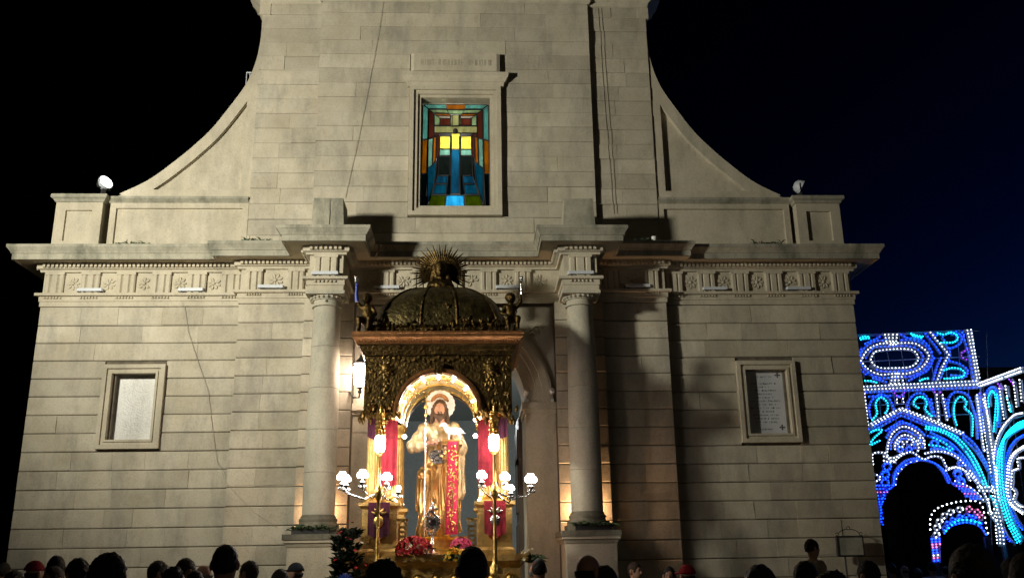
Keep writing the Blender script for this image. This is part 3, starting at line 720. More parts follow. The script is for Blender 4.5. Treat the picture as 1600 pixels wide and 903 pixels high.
# the square's floodlight itself, on its mast (outside the frame)
r = thing('floodlight_mast', 'tall steel mast with a wide floodlight at the left of the square', 'floodlight', (FLOOD[0], FLOOD[1], 0))
mb = MB(); mb.tube([(FLOOD[0]-.35, FLOOD[1]-.25, 0), (FLOOD[0]-.35, FLOOD[1]-.25, 7.7)], .05, 10); mb.build('mast', 'iron', r)
mb = MB(); mb.box(FLOOD[0]-.4, FLOOD[0]-.22, FLOOD[1]-.35, FLOOD[1]-.1, 7.0, 7.4); mb.build('housing', 'led', r)
# lantern left of the arch
r = thing('wall_lantern', 'lit glass wall lantern left of the shrine canopy', 'lantern', (-1.62, -.27, 4.3)); lx, ly = -1.475, -.52
mb = MB(); mb.lathe([(.05, 4.36), (.09, 4.40), (.12, 4.68), (.05, 4.72)], (lx, ly, 0), 6); mb.build('glass', 'lantern_glass', r)
mb = MB(); mb.lathe([(.02, 4.26), (.035, 4.28), (.02, 4.32), (.06, 4.358), (.03, 4.359)], (lx, ly, 0), 8); mb.tube([(lx, ly, 4.27), (lx-.02, ly+.06, 4.20), (lx-.12, ly+.16, 4.22), (lx-.20, -.26, 4.33)], .014); mb.build('bracket', 'iron', r)
mb = MB(); mb.lathe([(.135, 4.722), (.09, 4.77), (.03, 4.82), (.012, 4.88)], (lx, ly, 0), 6); mb.build('hood', 'iron', r)
lamp_fill = thing('street_lamp', 'tall street lamp standing behind the viewer in the square', 'street lamp', (5.0, -20, 0))
mb = MB(); mb.tube([(5, -20, 0), (5, -20, 6.2)], .06, 10); mb.build('post', 'iron', lamp_fill); mb = MB(); mb.lathe([(.20, 6.5), (.26, 6.3), (.10, 6.2)], (5, -20, 0), 14); mb.build('lamp_head', 'iron', lamp_fill)
o = lamp('street_lamp_light', 'POINT', (5, -20, 6.05), 330, (1, .80, .58), .12); o.parent = lamp_fill; o.matrix_parent_inverse = Matrix.Translation((-5, 20, 0))
# spotlights on the right impost
for (x, lb) in ((1.16, 'small white spotlight on the inner end of the right arch impost'), (1.57, 'small white spotlight on the outer end of the right arch impost')):
    r = thing('spotlight', lb, 'spotlight', (x, -.05, 4.17), 'spotlights on the arch impost', local=True)
    mb = MB(); mb.box(-.04, .04, -.03, .03, 0, .05); mb.tube([(0, 0, .04), (0, 0, .12)], .012); mb.build('base', 'pane', r)
    mb = MB(); mb.tube([(-.01, .03, .13), (.02, -.06, .20)], .035, 10, .045); mb.build('head', 'pane', r)
# uplights hidden behind the columns
for s in (-1, 1):
    r = thing('uplight', 'small brass uplight tucked behind the %s column base' % ('left' if s < 0 else 'right'), 'uplight', (s*2.02, -.33, 2.40), 'uplights behind the columns')
    mb = MB(); mb.lathe([(.03, 2.385), (.035, 2.39), (.035, 2.415), (.02, 2.416)], (s*2.02, -.33, 0), 10); mb.build('housing', 'iron', r)
    lamp('uplight_glow', 'POINT', (s*2.02, -.325, 2.47), 75 if s > 0 else 45, (1, .56, .29), .02).parent = r
    bpy.context.view_layer.update(); r.children[-1].matrix_parent_inverse = r.matrix_world.inverted()
# railing on the scroll, cup on the ledge
r = thing('railing', 'thin steel railing on the left curve of the gable', 'railing', (-3.75, .5, 9.9)); mb = MB()
for (x, z0) in ((-3.86, 9.88), (-3.80, 9.95), (-3.64, 10.2)): mb.tube([(x, .5, z0-.1), (x, .5, 10.44)], .008)
mb.build('upright', 'led', r); mb = MB(); mb.tube([(-3.87, .5, 10.44), (-3.58, .5, 10.44)], .010); mb.tube([(-3.87, .5, 10.44), (-3.60, .9, 10.44)], .008); mb.build('rail', 'led', r)
mb = MB(); mb.lathe([(.032, 0), (.04, .10), (.042, .14), (.036, .14), (.03, .02)], (0, 0, 0), 12); o = mb.build('cup', 'pane'); o.location = (3.36, -.33, 6.785); tag(o, 'white plastic cup left on the dark cornice', 'cup')
# notice board on a wrought iron stand
r = thing('notice_board', 'pale notice board in a wrought iron frame against the right wall', 'notice board', (6.18, -.2, 0))
mb = MB(); mb.box(5.985, 6.375, -.20, -.18, 1.72, 1.99); mb.build('board', 'stone_grey', r)
mb = MB(); frame(mb, 5.965, 6.395, 1.70, 2.01, .02, -.215, -.17)
for x in (6.08, 6.28): mb.tube([(x, -.19, 0), (x, -.19, 1.70)], .014)
mb.build('stand', 'iron', r); mb = MB()
for s in (-1, 1):
    mb.tube([(6.18+s*(.17*math.cos(t)+.0), -.19, 2.02+.09*math.sin(t)) for t in np.linspace(0, 1.45, 7)], .007)
    mb.tube([(6.18+s*(.19+.025*math.cos(t)), -.19, 2.035+.022*math.sin(t)) for t in np.linspace(0, 5.5, 10)], .006)
mb.tube([(6.18+.025*math.cos(t), -.19, 2.125+.025*math.sin(t)) for t in np.linspace(0, 6.2, 10)], .006); mb.build('scroll', 'iron', r)
# weeds on ledges and plants on the pedestals
def tuft(mb, c, n, L, w_, rr, up=.8, spread=1.0):
    for _ in range(n):
        a = rr.uniform(0, 6.28); l = L*rr.uniform(.5, 1.1); d = np.array([math.cos(a)*spread, math.sin(a)*spread*.7, rr.uniform(.3, 1.0)*up]); d /= np.linalg.norm(d)
        s_ = np.cross(d, [rr.uniform(-1, 1), rr.uniform(-1, 1), .3]); s_ /= np.linalg.norm(s_)
        b = np.array(c)+np.array([rr.uniform(-.5, .5)*L*.5, rr.uniform(-.3, .3)*L*.5, 0]); mid = b+d*l*.55; tip = b+d*l+np.array([0, 0, -.25*l])
        mb.add([b-s_*w_*.3, b+s_*w_*.3, mid+s_*w_*.5, mid-s_*w_*.5, tip], [(0, 1, 2, 3), (3, 2, 4)])
rr = random.Random(9)
for (x0, x1, y, z, n, lb) in ((-5.55, -5.0, -.42, 6.758, 9, 'straggling weeds growing along the left cornice'), (-3.45, -3.05, -.58, 6.758, 8, 'dark weeds on the cornice left of the left column block'), (5.0, 5.5, -.42, 6.758, 9, 'weeds growing along the dark right cornice'), (3.0, 3.25, -.58, 6.758, 4, 'few weeds in the shadow beside the white cup')):
    mb = MB()
    for k in range(n): tuft(mb, (x0+(x1-x0)*(k+rr.random())/n, y, z), rr.randint(4, 9), rr.uniform(.07, .16), .022, rr)
    o = mb.build('weeds', 'leaf', org=((x0+x1)/2, y, z)); tag(o, lb, 'plant', 'weeds on the cornice')
for s, lb in ((-1, 'spiky potted plant on the left column pedestal'), (1, 'spiky potted plant on the right column pedestal')):
    r = thing('potted_plant', lb, 'plant', (s*2.06+.0, -1.02, 2.12), 'plants on the pedestals'); X0 = s*2.06
    mb = MB(); mb.box(X0-.27, X0+.27, -1.06, -.97, 2.12, 2.19); mb.build('trough', 'iron', r)
    mb = MB()
    for k in range(6): tuft(mb, (X0-.24+.48*k/5, -1.02, 2.17), 16, .20, .035, rr, .8)
    mb.build('leaves', 'leaf', r)

# ================================================================== processional shrine in the doorway
SX, SY = -.15, -2.6
shrine = thing('processional_shrine', 'gilded processional shrine with a dark dome standing before the church door', 'shrine', (SX, SY, 0))
HW, FY, BY = .93, -3.4, -1.8
mb = MB(); mb.box(SX-1.15, SX+1.15, FY-.15, BY+.15, .75, 1.15); mb.build('platform', 'gold_paint', shrine)
for s in (-1, 1):
    mb = MB(); mb.box(SX+s*.7-.07, SX+s*.7+.07, FY-1.2, BY+1.0, .60, .75); mb.build('carrying_beam', 'wood', shrine)
    for y in (FY, BY): mb = MB(); mb.box(SX+s*.95-.06, SX+s*.95+.06, y-.06, y+.06, .15, .75); mb.build('leg', 'wood', shrine)
pl = [(SX-1.0, BY), (SX-1.0, FY), (SX+1.0, FY), (SX+1.0, BY)]
mb = MB(); sweep(mb, [(.12, 1.15), (.12, 1.25), (.05, 1.32), (0, 1.36), (0, 1.62), (.05, 1.68), (.09, 1.70), (.09, 1.78), (-.99, 1.781)], pl); mb.build('base', 'gold_paint', shrine)
for k in range(9):
    x = SX-.88+k*.22; mb = MB(); mb.lathe([(.08, 0), (.075, -.02), (.05, -.012), (.03, -.03), (.005, -.034)], (x, FY-.002, 1.49), 10, axis='y'); mb.build('base_boss', 'gold', shrine, smooth=True)
mb = MB(); sweep(mb, [(.06, 1.782), (.06, 1.84), (0, 1.87), (0, 1.97), (.04, 2.0), (-.30, 2.0)], [(SX-.33, -2.45), (SX-.33, -3.05), (SX+.33, -3.05), (SX+.33, -2.45)]); mb.build('statue_plinth', 'gold', shrine)
def fl_col(cx, cy, r):
    c = bpy.data.objects.new('column', None); COL.objects.link(c); c.parent = shrine; c.matrix_parent_inverse = Matrix.Translation(-Vector(shrine.location))
    mb = MB(); mb.lathe([(r*.97, 2.47), (r, 2.6), (r*.9, 3.34)], (cx, cy, 0), 48, lambda k, a: .05*math.cos(16*a)); mb.build('shaft', 'gold_paint', c, smooth=True)
    mb = MB(); mb.lathe([(r*1.4, 2.40), (r*1.4, 2.43), (r*1.1, 2.44), (r*1.2, 2.455), (r, 2.475)], (cx, cy, 0), 20); mb.build('base', 'gold', c, smooth=True)
    mb = MB(); mb.lathe([(r*.9, 3.335), (r*1.05, 3.345), (r*.9, 3.36), (r*1.0, 3.42), (r*1.35, 3.48), (r*1.45, 3.50), (r*1.45, 3.53)], (cx, cy, 0), 24, lambda k, a: .06*math.cos(8*a) if 2 < k < 6 else 0); mb.build('capital', 'gold', c, smooth=True)
for sx in (-1, 1):
    for cy in (FY+.14, BY-.14):
        cx = SX+sx*.70
        mb = MB(); sweep(mb, [(.03, 1.782), (.03, 1.83), (0, 1.86), (0, 2.32), (.025, 2.35), (.04, 2.36), (.04, 2.40), (-.2, 2.40)], [(cx-.21, cy+.12), (cx-.21, cy-.12), (cx+.21, cy-.12), (cx+.21, cy+.12), (cx-.20, cy+.12)]); pd = mb.build('pedestal', 'gold_paint', shrine)
        mb = MB(); mb.lathe([(.09, 0), (.085, -.02), (.06, -.012), (.035, -.03), (.004, -.034)], (cx, cy-.12, 2.02), 12, axis='y'); mb.build('pedestal_boss', 'gold', pd, smooth=True)
        fl_col(cx-.11, cy, .075); fl_col(cx+.11, cy, .075)
# canopy walls with arches
def arch_panel(r, zs, x0, x1, z0, z1, y0, y1, xc):
    n = 24; a = [(xc+r*math.cos(math.pi*k/n), zs+r*math.sin(math.pi*k/n)) for k in range(n+1)]
    mb = MB(); mb.prism([(xc+r, z0), (x1, z0), (x1, z1), (x0, z1), (x0, z0), (xc-r, z0)]+a[::-1][0:1]+a[::-1][1:], y0, y1); return mb
for (y0, y1) in ((FY+.02, FY+.12), (BY-.12, BY-.02)):
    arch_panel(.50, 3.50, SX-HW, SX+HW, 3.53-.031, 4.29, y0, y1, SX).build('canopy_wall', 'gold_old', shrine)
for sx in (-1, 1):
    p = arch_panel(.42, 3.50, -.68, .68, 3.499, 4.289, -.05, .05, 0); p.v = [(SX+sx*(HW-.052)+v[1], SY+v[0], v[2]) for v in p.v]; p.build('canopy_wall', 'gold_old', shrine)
for (y, s_) in ((FY+.02, -1), (BY-.02, 1)):
    mb = MB(); ring(mb, .495, .555, min(y, y+s_*.05), max(y, y+s_*.05), 3.50, xc=SX); ring(mb, .515, .535, min(y, y+s_*.065), max(y, y+s_*.065), 3.50, xc=SX); mb.build('archivolt', 'gold_rose', shrine)
mb = MB(); ring(mb, .50, .53, FY+.121, BY-.121, 3.50, xc=SX, n=32); mb.build('vault', 'cream', shrine, smooth=True)
for y in (FY+.35, SY, BY-.3):
    mb = MB(); ring(mb, .475, .501, y-.03, y+.03, 3.50, xc=SX, n=32); mb.build('vault_rib', 'gold', shrine, smooth=True)
mb = MB()
for k in range(60):
    a = rr.uniform(.15, 3.0); y = rr.uniform(FY+.15, BY-.15); mb.ball((SX+.495*math.cos(a), y, 3.5+.495*math.sin(a)), .018, (1, 1.6, 1), 6, 4)
stuff(mb.build('vault_ornament', 'gold', shrine, smooth=True))
mb = MB(); mb.prism([(SX-.045, 3.97), (SX+.045, 3.97), (SX+.075, 4.12), (SX-.075, 4.12)], FY-.08, FY+.02); mb.build('keystone', 'gold_old', shrine)
# cornice of the canopy
pl = [(SX-HW, BY), (SX-HW, FY), (SX+HW, FY), (SX+HW, BY), (SX-HW+.001, BY)]
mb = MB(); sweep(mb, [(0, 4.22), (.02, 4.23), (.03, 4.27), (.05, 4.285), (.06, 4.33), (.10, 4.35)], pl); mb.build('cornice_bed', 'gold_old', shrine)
mb = MB(); sweep(mb, [(.10, 4.35), (.105, 4.38), (.13, 4.41), (.15, 4.43)], pl); mb.build('cornice_moulding', 'gold_rose', shrine)
mb = MB(); sweep(mb, [(.15, 4.43), (.155, 4.47), (.16, 4.475), (.16, 4.50), (.12, 4.51), (-.5, 4.515)], pl); mb.build('cornice_edge', 'gold_rose', shrine)
mb = MB()
for k in range(56): mb.ball((SX-1.0+k*2.0/55, FY-.105, 4.385), .016, (1, 1, 1.2), 6, 4)
stuff(mb.build('egg_moulding', 'gold_rose', shrine, smooth=True))
# carved relief on the canopy front: lion masks, garlands, leaf drops
def leafshape(mb, c, L, w_, ang, y, th=.02):
    ca, sa = math.cos(ang), math.sin(ang); pts = [(0, 0), (.25, .5), (.6, .42), (1, 0), (.6, -.42), (.25, -.5)]
    vs = [(c[0]+L*u*ca-w_*v*sa, y-th*.4, c[1]+L*u*sa+w_*v*ca) for u, v in pts]; vs += [(p[0], y+.005, p[2]) for p in vs]; vs.append((c[0]+L*.45*ca, y-th, c[1]+L*.45*sa))
    n = 6; mb.add(vs, [(i, (i+1) % n, 12) for i in range(n)]+[(i, i+n, (i+1) % n+n, (i+1) % n) for i in range(n)])
for sx in (-1, 1):
    for (dx, z) in ((.66, 4.05),):
        mb = MB(); x = SX+sx*dx; mb.ball((x, FY+.0, z), .065, (1, .7, 1.15)); mb.ball((x, FY-.045, z-.03), .03, (1.1, 1, .8))
        for k in range(10): a = 2*math.pi*k/10; leafshape(mb, (x+.05*math.cos(a), z+.05*math.sin(a)), .06, .04, a, FY+.015)
        for k in range(5): leafshape(mb, (x, z-.08-.04*k), .06, .035, -1.57+(.5 if k % 2 else -.5), FY+.015)
        mb.build('lion_mask', 'gold_mid', shrine, smooth=True)
    mb = MB()
    for k in range(26):
        leafshape(mb, (SX+sx*rr.uniform(.58, .90), rr.uniform(3.56, 4.2)), rr.uniform(.05, .09), .03, rr.uniform(0, 6.28), FY+.018, .02)
    for k in range(6): leafshape(mb, (SX+sx*(.50+.07*k), 3.62), .11, .035, -1.57, FY+.018, .035)
    stuff(mb.build('leaf_relief', 'gold_mid', shrine))
mb = MB()
for k in range(17):
    t = k/16; x = SX-.5+t; mb.ball((x, FY+.01, 4.20-.05*math.sin(math.pi*((t*4) % 1))), .022, (1, .8, 1.1), 6, 4)
stuff(mb.build('garland', 'gold_mid', shrine, smooth=True))
# bed of carved leaves at the capitals
for sx in (-1, 1):
    mb = MB()
    for k in range(24): leafshape(mb, (SX+sx*(.47+.5*k/23), 3.44+rr.uniform(-.04, .08)), .10, .05, rr.choice([-1.57, 1.3, 1.8]), FY+.0, .05)
    stuff(mb.build('capital_leaves', 'gold_mid', shrine))
# dome
def dome_pt(u, v):
    "u 0..1 up, v angle; rounded rectangle going to an oval"
    a = v; ex = 2.0+3.0*(1-u)**2; c, s_ = math.cos(a), math.sin(a)
    k = (abs(c)**ex+abs(s_)**ex)**(-1/ex); R_ = math.cos(u*math.pi/2)**.62
    return (SX+.88*R_*c*k, SY+.72*R_*s_*k, 4.64+.66*math.sin(u*math.pi/2)**.95)
mb = MB(); nu, nv = 16, 64; vs = [dome_pt(min(i/nu, .985), 2*math.pi*j/nv) for i in range(nu+1) for j in range(nv)]
mb.add(vs, [(i*nv+j, i*nv+(j+1) % nv, (i+1)*nv+(j+1) % nv, (i+1)*nv+j) for i in range(nu) for j in range(nv)]+[tuple(nu*nv+j for j in range(nv))]); dm = mb.build('dome', 'dome', shrine, smooth=True)
for j in range(12):
    mb = MB(); v = 2*math.pi*(j+.5)/12; mb.tube([np.array(dome_pt(u, v))+np.array([0, 0, .008]) for u in np.linspace(0, .95, 10)], .022, 6, .010); mb.build('rib', 'gold_old', dm, smooth=True)
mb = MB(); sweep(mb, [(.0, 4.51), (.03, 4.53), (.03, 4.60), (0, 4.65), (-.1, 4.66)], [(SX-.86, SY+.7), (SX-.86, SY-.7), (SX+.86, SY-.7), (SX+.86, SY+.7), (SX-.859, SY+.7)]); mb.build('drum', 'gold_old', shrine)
mb = MB()
for k in range(230):   # roses and leaves heaped round the foot of the dome
    t = rr.uniform(-1, 1); x = SX+.92*t; hgt = .10+.28*math.exp(-(t/.32)**2)+.12*abs(t)**4; z = 4.56+rr.random()**1.3*hgt; y = FY+.08+.25*(z-4.56)+rr.uniform(-.05, .05)
    if rr.random() < .45: mb.ball((x, y, z), rr.uniform(.018, .034), (1, 1, 1), 6, 4)
    else: leafshape(mb, (x, z), rr.uniform(.05, .10), .04, rr.uniform(0, 6.28), y, .03)
stuff(mb.build('rose_swag', 'gold_old', shrine))
# radiant bust on top
def bust(P):
    d = ell(P, (0, 0, .24), (.085, .095, .115)); d = smin(d, ell(P, (0, -.03, .17), (.06, .06, .07)), .04)
    d = smin(d, seg(P, (0, 0, .0), (0, 0, .16), .06, .05), .03); d = smin(d, ell(P, (0, .01, -.02), (.19, .11, .10)), .05)
    d = smin(d, seg(P, (0, -.09, .245), (0, -.11, .20), .012, .018), .015)
    for s in (-1, 1): d = smin(d, seg(P, (s*.085, .02, .27), (s*.11, .01, .06), .035, .045), .03); d = smax(d, -ell(P, (s*.035, -.10, .25), (.016, .02, .010)), .008)
    return d+.004*wob(P, 70)
b_ = link('bust', sdf_mesh('bust', bust, (-.24, -.17, -.14), (.24, .17, .40), .013), 'gold_old', shrine); b_.location = (SX, -2.8, 5.33)
for k in range(40):
    a = -.55+(math.pi+1.1)*k/39; L = .43 if k % 2 == 0 else .36
    ca, sa = math.cos(a), math.sin(a); r0 = .12; w_ = .017; X0, Z0, Yr = SX, 5.53, -2.72
    mb = MB(); vs = []
    for (r_, ww) in ((r0, w_*.8), (L*.7, w_), (L, .003)):
        for (o, yy) in ((-ww, 0), (0, -.010), (ww, 0), (0, .010)): vs.append((X0+r_*ca-o*sa, Yr+yy, Z0+r_*sa+o*ca))
    mb.add(vs, [(i*4+j, (i+1)*4+j, (i+1)*4+(j+1) % 4, i*4+(j+1) % 4) for i in range(2) for j in range(4)]+[(8, 9, 10, 11), (3, 2, 1, 0)]); mb.build('ray', 'gold_old', shrine)
# four putti on the corners
def putto(P):
    d = ell(P, (0, .02, .19), (.085, .075, .12)); d = smin(d, ell(P, (0, .0, .30), (.095, .065, .06)), .05)
    d = smin(d, seg(P, (0, -.01, .34), (0, -.02, .38), .035, .035), .02); d = smin(d, ell(P, (0, -.03, .45), (.072, .08, .085)), .02)
    d = smin(d, ell(P, (0, .0, .47), (.08, .08, .08))+.006*wob(P, 110), .02); d = smin(d, seg(P, (0, -.105, .45), (0, -.112, .435), .012, .014), .012)
    for s in (-1, 1): d = smax(d, -ell(P, (s*.03, -.115, .465), (.012, .02, .008)), .006)
    d = smin(d, seg(P, (.085, 0, .31), (.15, -.03, .40), .034, .028), .02); d = smin(d, seg(P, (.15, -.03, .40), (.15, -.05, .56), .028, .020), .015)
    d = smin(d, seg(P, (-.085, 0, .31), (-.14, -.03, .20), .034, .028), .02); d = smin(d, seg(P, (-.14, -.03, .20), (-.09, -.12, .16), .028, .02), .015)
    for i in range(4): d = smin(d, seg(P, (.138+.010*i, -.052, .565), (.136+.013*i, -.06, .60), .008, .006), .006)
    d = smin(d, seg(P, (.135, -.06, .56), (.118, -.08, .58), .009, .007), .006)
    for s in (-1, 1):
        d = smin(d, seg(P, (s*.05, .0, .11), (s*.08, -.16, .10), .058, .045), .03); d = smin(d, seg(P, (s*.08, -.16, .10), (s*.07, -.17, -.06), .042, .028), .02); d = smin(d, seg(P, (s*.07, -.165, -.07), (s*.07, -.22, -.085), .024, .018), .015)
    return d
pm = sdf_mesh('putto', putto, (-.22, -.28, -.12), (.22, .14, .64), .011); M_old = M['gold_old']; pm.materials.append(M_old)
torch = MB(); torch.tube([(.155, -.07, .50), (.157, -.07, .70)], .012, 6); torch.lathe([(.012, .68), (.035, .72), (.03, .76), (.04, .79)], (.157, -.07, 0), 8)
tm = None
for i, (sx, y, rz) in enumerate(((1, FY+.06, .15), (-1, FY+.06, -.15), (1, BY-.06, 2.9), (-1, BY-.06, -2.9))):
    o = bpy.data.objects.new('putto', pm); COL.objects.link(o); o.parent = shrine; o.location = (sx*.93, y-SY, 4.60); o.rotation_euler.z = rz; o.scale = ((sx if y < SY else -sx)*.85, .85, .85)
    if tm is None: t_ = torch.build('torch', 'silver', o); tm = t_.data
    else: t_ = link('torch', tm, None, o)
mb = MB()   # small blue figure held by the left putto
mb.tube([(SX-1.05, FY-.04, 4.92), (SX-1.06, FY-.05, 5.02), (SX-1.055, FY-.05, 5.12)], .026, 8, .015); mb.ball((SX-1.055, FY-.05, 5.14), .022); mb.build('blue_tassel', 'flower_blue', shrine, smooth=True)
# velvet hangings and shields
def cloth(name, x0, x1, z0, z1, y, m_, par=None, fr_=None):
    mb = MB(); nx, nz = 14, 8; vs = []
    for j in range(nz+1):
        for i in range(nx+1):
            u, v = i/nx, j/nz; zz = z1+(z0-z1)*v; zz -= .04*math.sin(math.pi*u)*v
            vs.append((x0+(x1-x0)*u, y+.012*math.sin(u*16)*(.3+.7*v), zz))
    N = len(vs); vs += [(a, b+.008, c) for a, b, c in vs]; q = lambda i, j: j*(nx+1)+i
    fs = [(q(i, j+1), q(i+1, j+1), q(i+1, j), q(i, j)) for i in range(nx) for j in range(nz)]; fs += [tuple(k+N for k in f[::-1]) for f in fs]
    mb.add(vs, fs); o = mb.build(name, m_, par or shrine, smooth=True); return o
for sx in (-1, 1):
    cloth('velvet_hanging', SX+sx*.60-.10, SX+sx*.60+.10, 2.62, 3.40, FY+.02, 'red'); cloth('velvet_hanging', SX+sx*.78-.09, SX+sx*.78+.09, 3.20, 3.42, FY+.0, 'purple')
    cloth('velvet_shield', SX+sx*.70-.13, SX+sx*.70+.13, 2.02, 2.40, FY-.06, 'purple' if sx < 0 else 'red')
    mb = MB(); x = SX+sx*.70; mb.ball((x, FY-.075, 2.17), .06, (1, .3, 1.2)); 
    for k in range(5): a = .4+2.3*k/4; leafshape(mb, (x+.03*math.cos(a), 2.25+.02*math.sin(a)), .07, .03, a, FY-.08, .015)
    mb.build('shield_emblem', 'gold' if sx < 0 else 'silver', shrine, smooth=True)
    x = SX+sx*.42; mb = MB()
    for k in range(6): ring(mb, .030, .046, FY+.05, FY+.075, 1.86+.055*k, 0, 2*math.pi, 12, x)
    mb.box(x-.055, x-.045, FY+.05, FY+.08, 1.79, 2.18); mb.box(x+.045, x+.055, FY+.05, FY+.08, 1.79, 2.18); mb.box(x-.07, x+.07, FY+.04, FY+.09, 2.18, 2.21); mb.build('openwork_pillar', 'gold', shrine)
# branched lamps
def tulip(mb, c, r):
    "cluster of small glass petals round a bulb"
    mb.ball(c, r*.62, (1, 1, 1), 8, 6)
    for k in range(7):
        a = 6.283*k/7; mb.ball((c[0]+r*.62*math.cos(a), c[1]+r*.62*math.sin(a), c[2]-r*.08+(r*.16 if k % 2 else 0)), r*.40, (1, 1, 1.25), 7, 5)
    for k in range(4):
        a = 6.283*k/4+.4; mb.ball((c[0]+r*.3*math.cos(a), c[1]+r*.3*math.sin(a), c[2]+r*.55), r*.30, (1, 1, 1.2), 6, 5)
for sx, post, lamps in ((-1, -.836, [(-1.27, 2.685, .075), (-1.215, 2.655, .06), (-1.013, 2.69, .075), (-.748, 2.68, .07), (-.605, 2.55, .035)]), (1, .540, [(.387, 2.67, .07), (.67, 2.67, .07), (.739, 2.535, .05), (.968, 2.62, .08)])):
    y = FY-.28; cd = bpy.data.objects.new('candelabrum', None); COL.objects.link(cd); cd.parent = shrine; cd.matrix_parent_inverse = Matrix.Translation(-Vector(shrine.location))
    mb = MB(); mb.lathe([(.09, 1.55), (.09, 1.60), (.04, 1.66), (.025, 1.75), (.03, 1.9), (.018, 2.0), (.02, 2.40), (.05, 2.46), (.06, 2.52), (.03, 2.58), (.018, 2.62), (.018, 2.93), (.05, 2.955), (.055, 2.97), (.02, 2.98)], (post, y, 0), 14); mb.build('post', 'gold', cd, smooth=True)
    mb = MB(); mb.lathe([(.045, 2.972), (.062, 3.02), (.066, 3.12), (.05, 3.17), (.02, 3.18)], (post, y, 0), 14); mb.build('lamp_glass', 'globe', cd, smooth=True)
    mb = MB(); zz = 3.18
    for k in range(6):
        for j in range(5): a = 6.28*j/5+k; mb.ball((post+.035*math.cos(a)*(1.2-.1*k), y+.035*math.sin(a), zz+.05*k), .028, (1, 1, 1), 6, 4)
    mb.tube([(post, y, 3.17), (post, y, 3.52)], .012); mb.build('crystal_finial', 'gold', cd, smooth=True)
    for (x, z, rad) in lamps:
        rad *= .92
        yl = y-.05+.12*math.cos(x*9)
        mb = MB(); zs = z-rad*.95-.03
        mb.tube([(post, y, 2.50), (post+(x-post)*.4, y+(yl-y)*.4, 2.42), (post+(x-post)*.85, yl, zs-.10), (x, yl, zs-.06), (x, yl, zs)], .010, 6); mb.lathe([(.012, zs-.03), (.035, zs), (.04, zs+.015), (.02, zs+.03)], (x, yl, 0), 10)
        for j in range(6): a = j*1.05; mb.ball((x+.04*math.cos(a), yl+.04*math.sin(a), zs-.04), .011, (1, 1, 2.2), 5, 4)
        br = mb.build('lamp_arm', 'silver', cd, smooth=True)
        mb = MB(); tulip(mb, (x, yl, z), rad); mb.build('lamp_glass', 'globe', br, smooth=True)
# bulbs under the arch
for sx in (-1, 1):
    for (z, y) in ((3.42, FY+.16), (3.30, SY)):
        mb = MB(); mb.ball((SX+sx*.47, y, z), .028); mb.build('arch_bulb', 'bulb_small', shrine, smooth=True)
for k in range(7):
    a = .35+2.45*k/6; mb = MB(); mb.ball((SX+.46*math.cos(a), FY+.17, 3.50+.46*math.sin(a)), .018); mb.build('arch_bulb', 'bulb_small', shrine, smooth=True)

# ================================================================== statue
ST = Vector((SX, -2.75, 2.0))
statue = thing('saint_statue', 'bearded saint statue in a gilded robe standing under the shrine arch', 'statue', tuple(ST), local=True)
def hand(d, P, w_, tipdir, upv, n_out):
    "palm at w_, fingers along tipdir"
    w_ = np.array(w_); t = np.array(tipdir, float); t /= np.linalg.norm(t); s_ = np.array(upv, float); s_ /= np.linalg.norm(s_); o = np.array(n_out, float)
    d = smin(d, seg(P, w_, w_+t*.075, .030, .034), .02)
    for k, L in enumerate((.062, .072, .068, .052)):
        b = w_+t*.085+s_*(.030-.020*k); m1 = b+t*L*.6+o*.006; e = m1+t*L*.5-o*.014
        d = smin(d, seg(P, b, m1, .0105, .0095), .006); d = smin(d, seg(P, m1, e, .0095, .008), .006)
    b = w_+t*.03+s_*.03; d = smin(d, seg(P, b, b+s_*.03+t*.03, .013, .011), .01); d = smin(d, seg(P, b+s_*.03+t*.03, b+s_*.032+t*.06-o*.01, .010, .008), .006)
    return d
def st_head(P):
    d = ell(P, (0, .0, 1.63), (.078, .098, .115)); d = smin(d, ell(P, (0, -.03, 1.565), (.055, .062, .065)), .04)
    d = smin(d, seg(P, (0, -.092, 1.645), (0, -.115, 1.60), .011, .017), .012); d = smin(d, seg(P, (-.03, -.088, 1.655), (.03, -.088, 1.655), .012, .012), .012)
    for s in (-1, 1):
        d = smax(d, -ell(P, (s*.032, -.10, 1.632), (.018, .018, .010)), .008); d = smin(d, ell(P, (s*.032, -.082, 1.632), (.013, .013, .009)), .003); d = smin(d, ell(P, (s*.082, .01, 1.62), (.012, .02, .032)), .008)
    d = smin(d, seg(P, (-.022, -.093, 1.568), (.022, -.093, 1.568), .008, .008), .006); d = smin(d, seg(P, (-.016, -.092, 1.553), (.016, -.092, 1.553), .008, .008), .005)
    return smin(d, seg(P, (0, .01, 1.42), (0, -.005, 1.56), .062, .052), .03)
RA = [(-.19, .0, 1.38), (-.34, -.03, 1.14), (-.15, -.19, 1.16)]; LA = [(.19, .0, 1.38), (.29, -.02, 1.10), (.10, -.24, 1.10)]
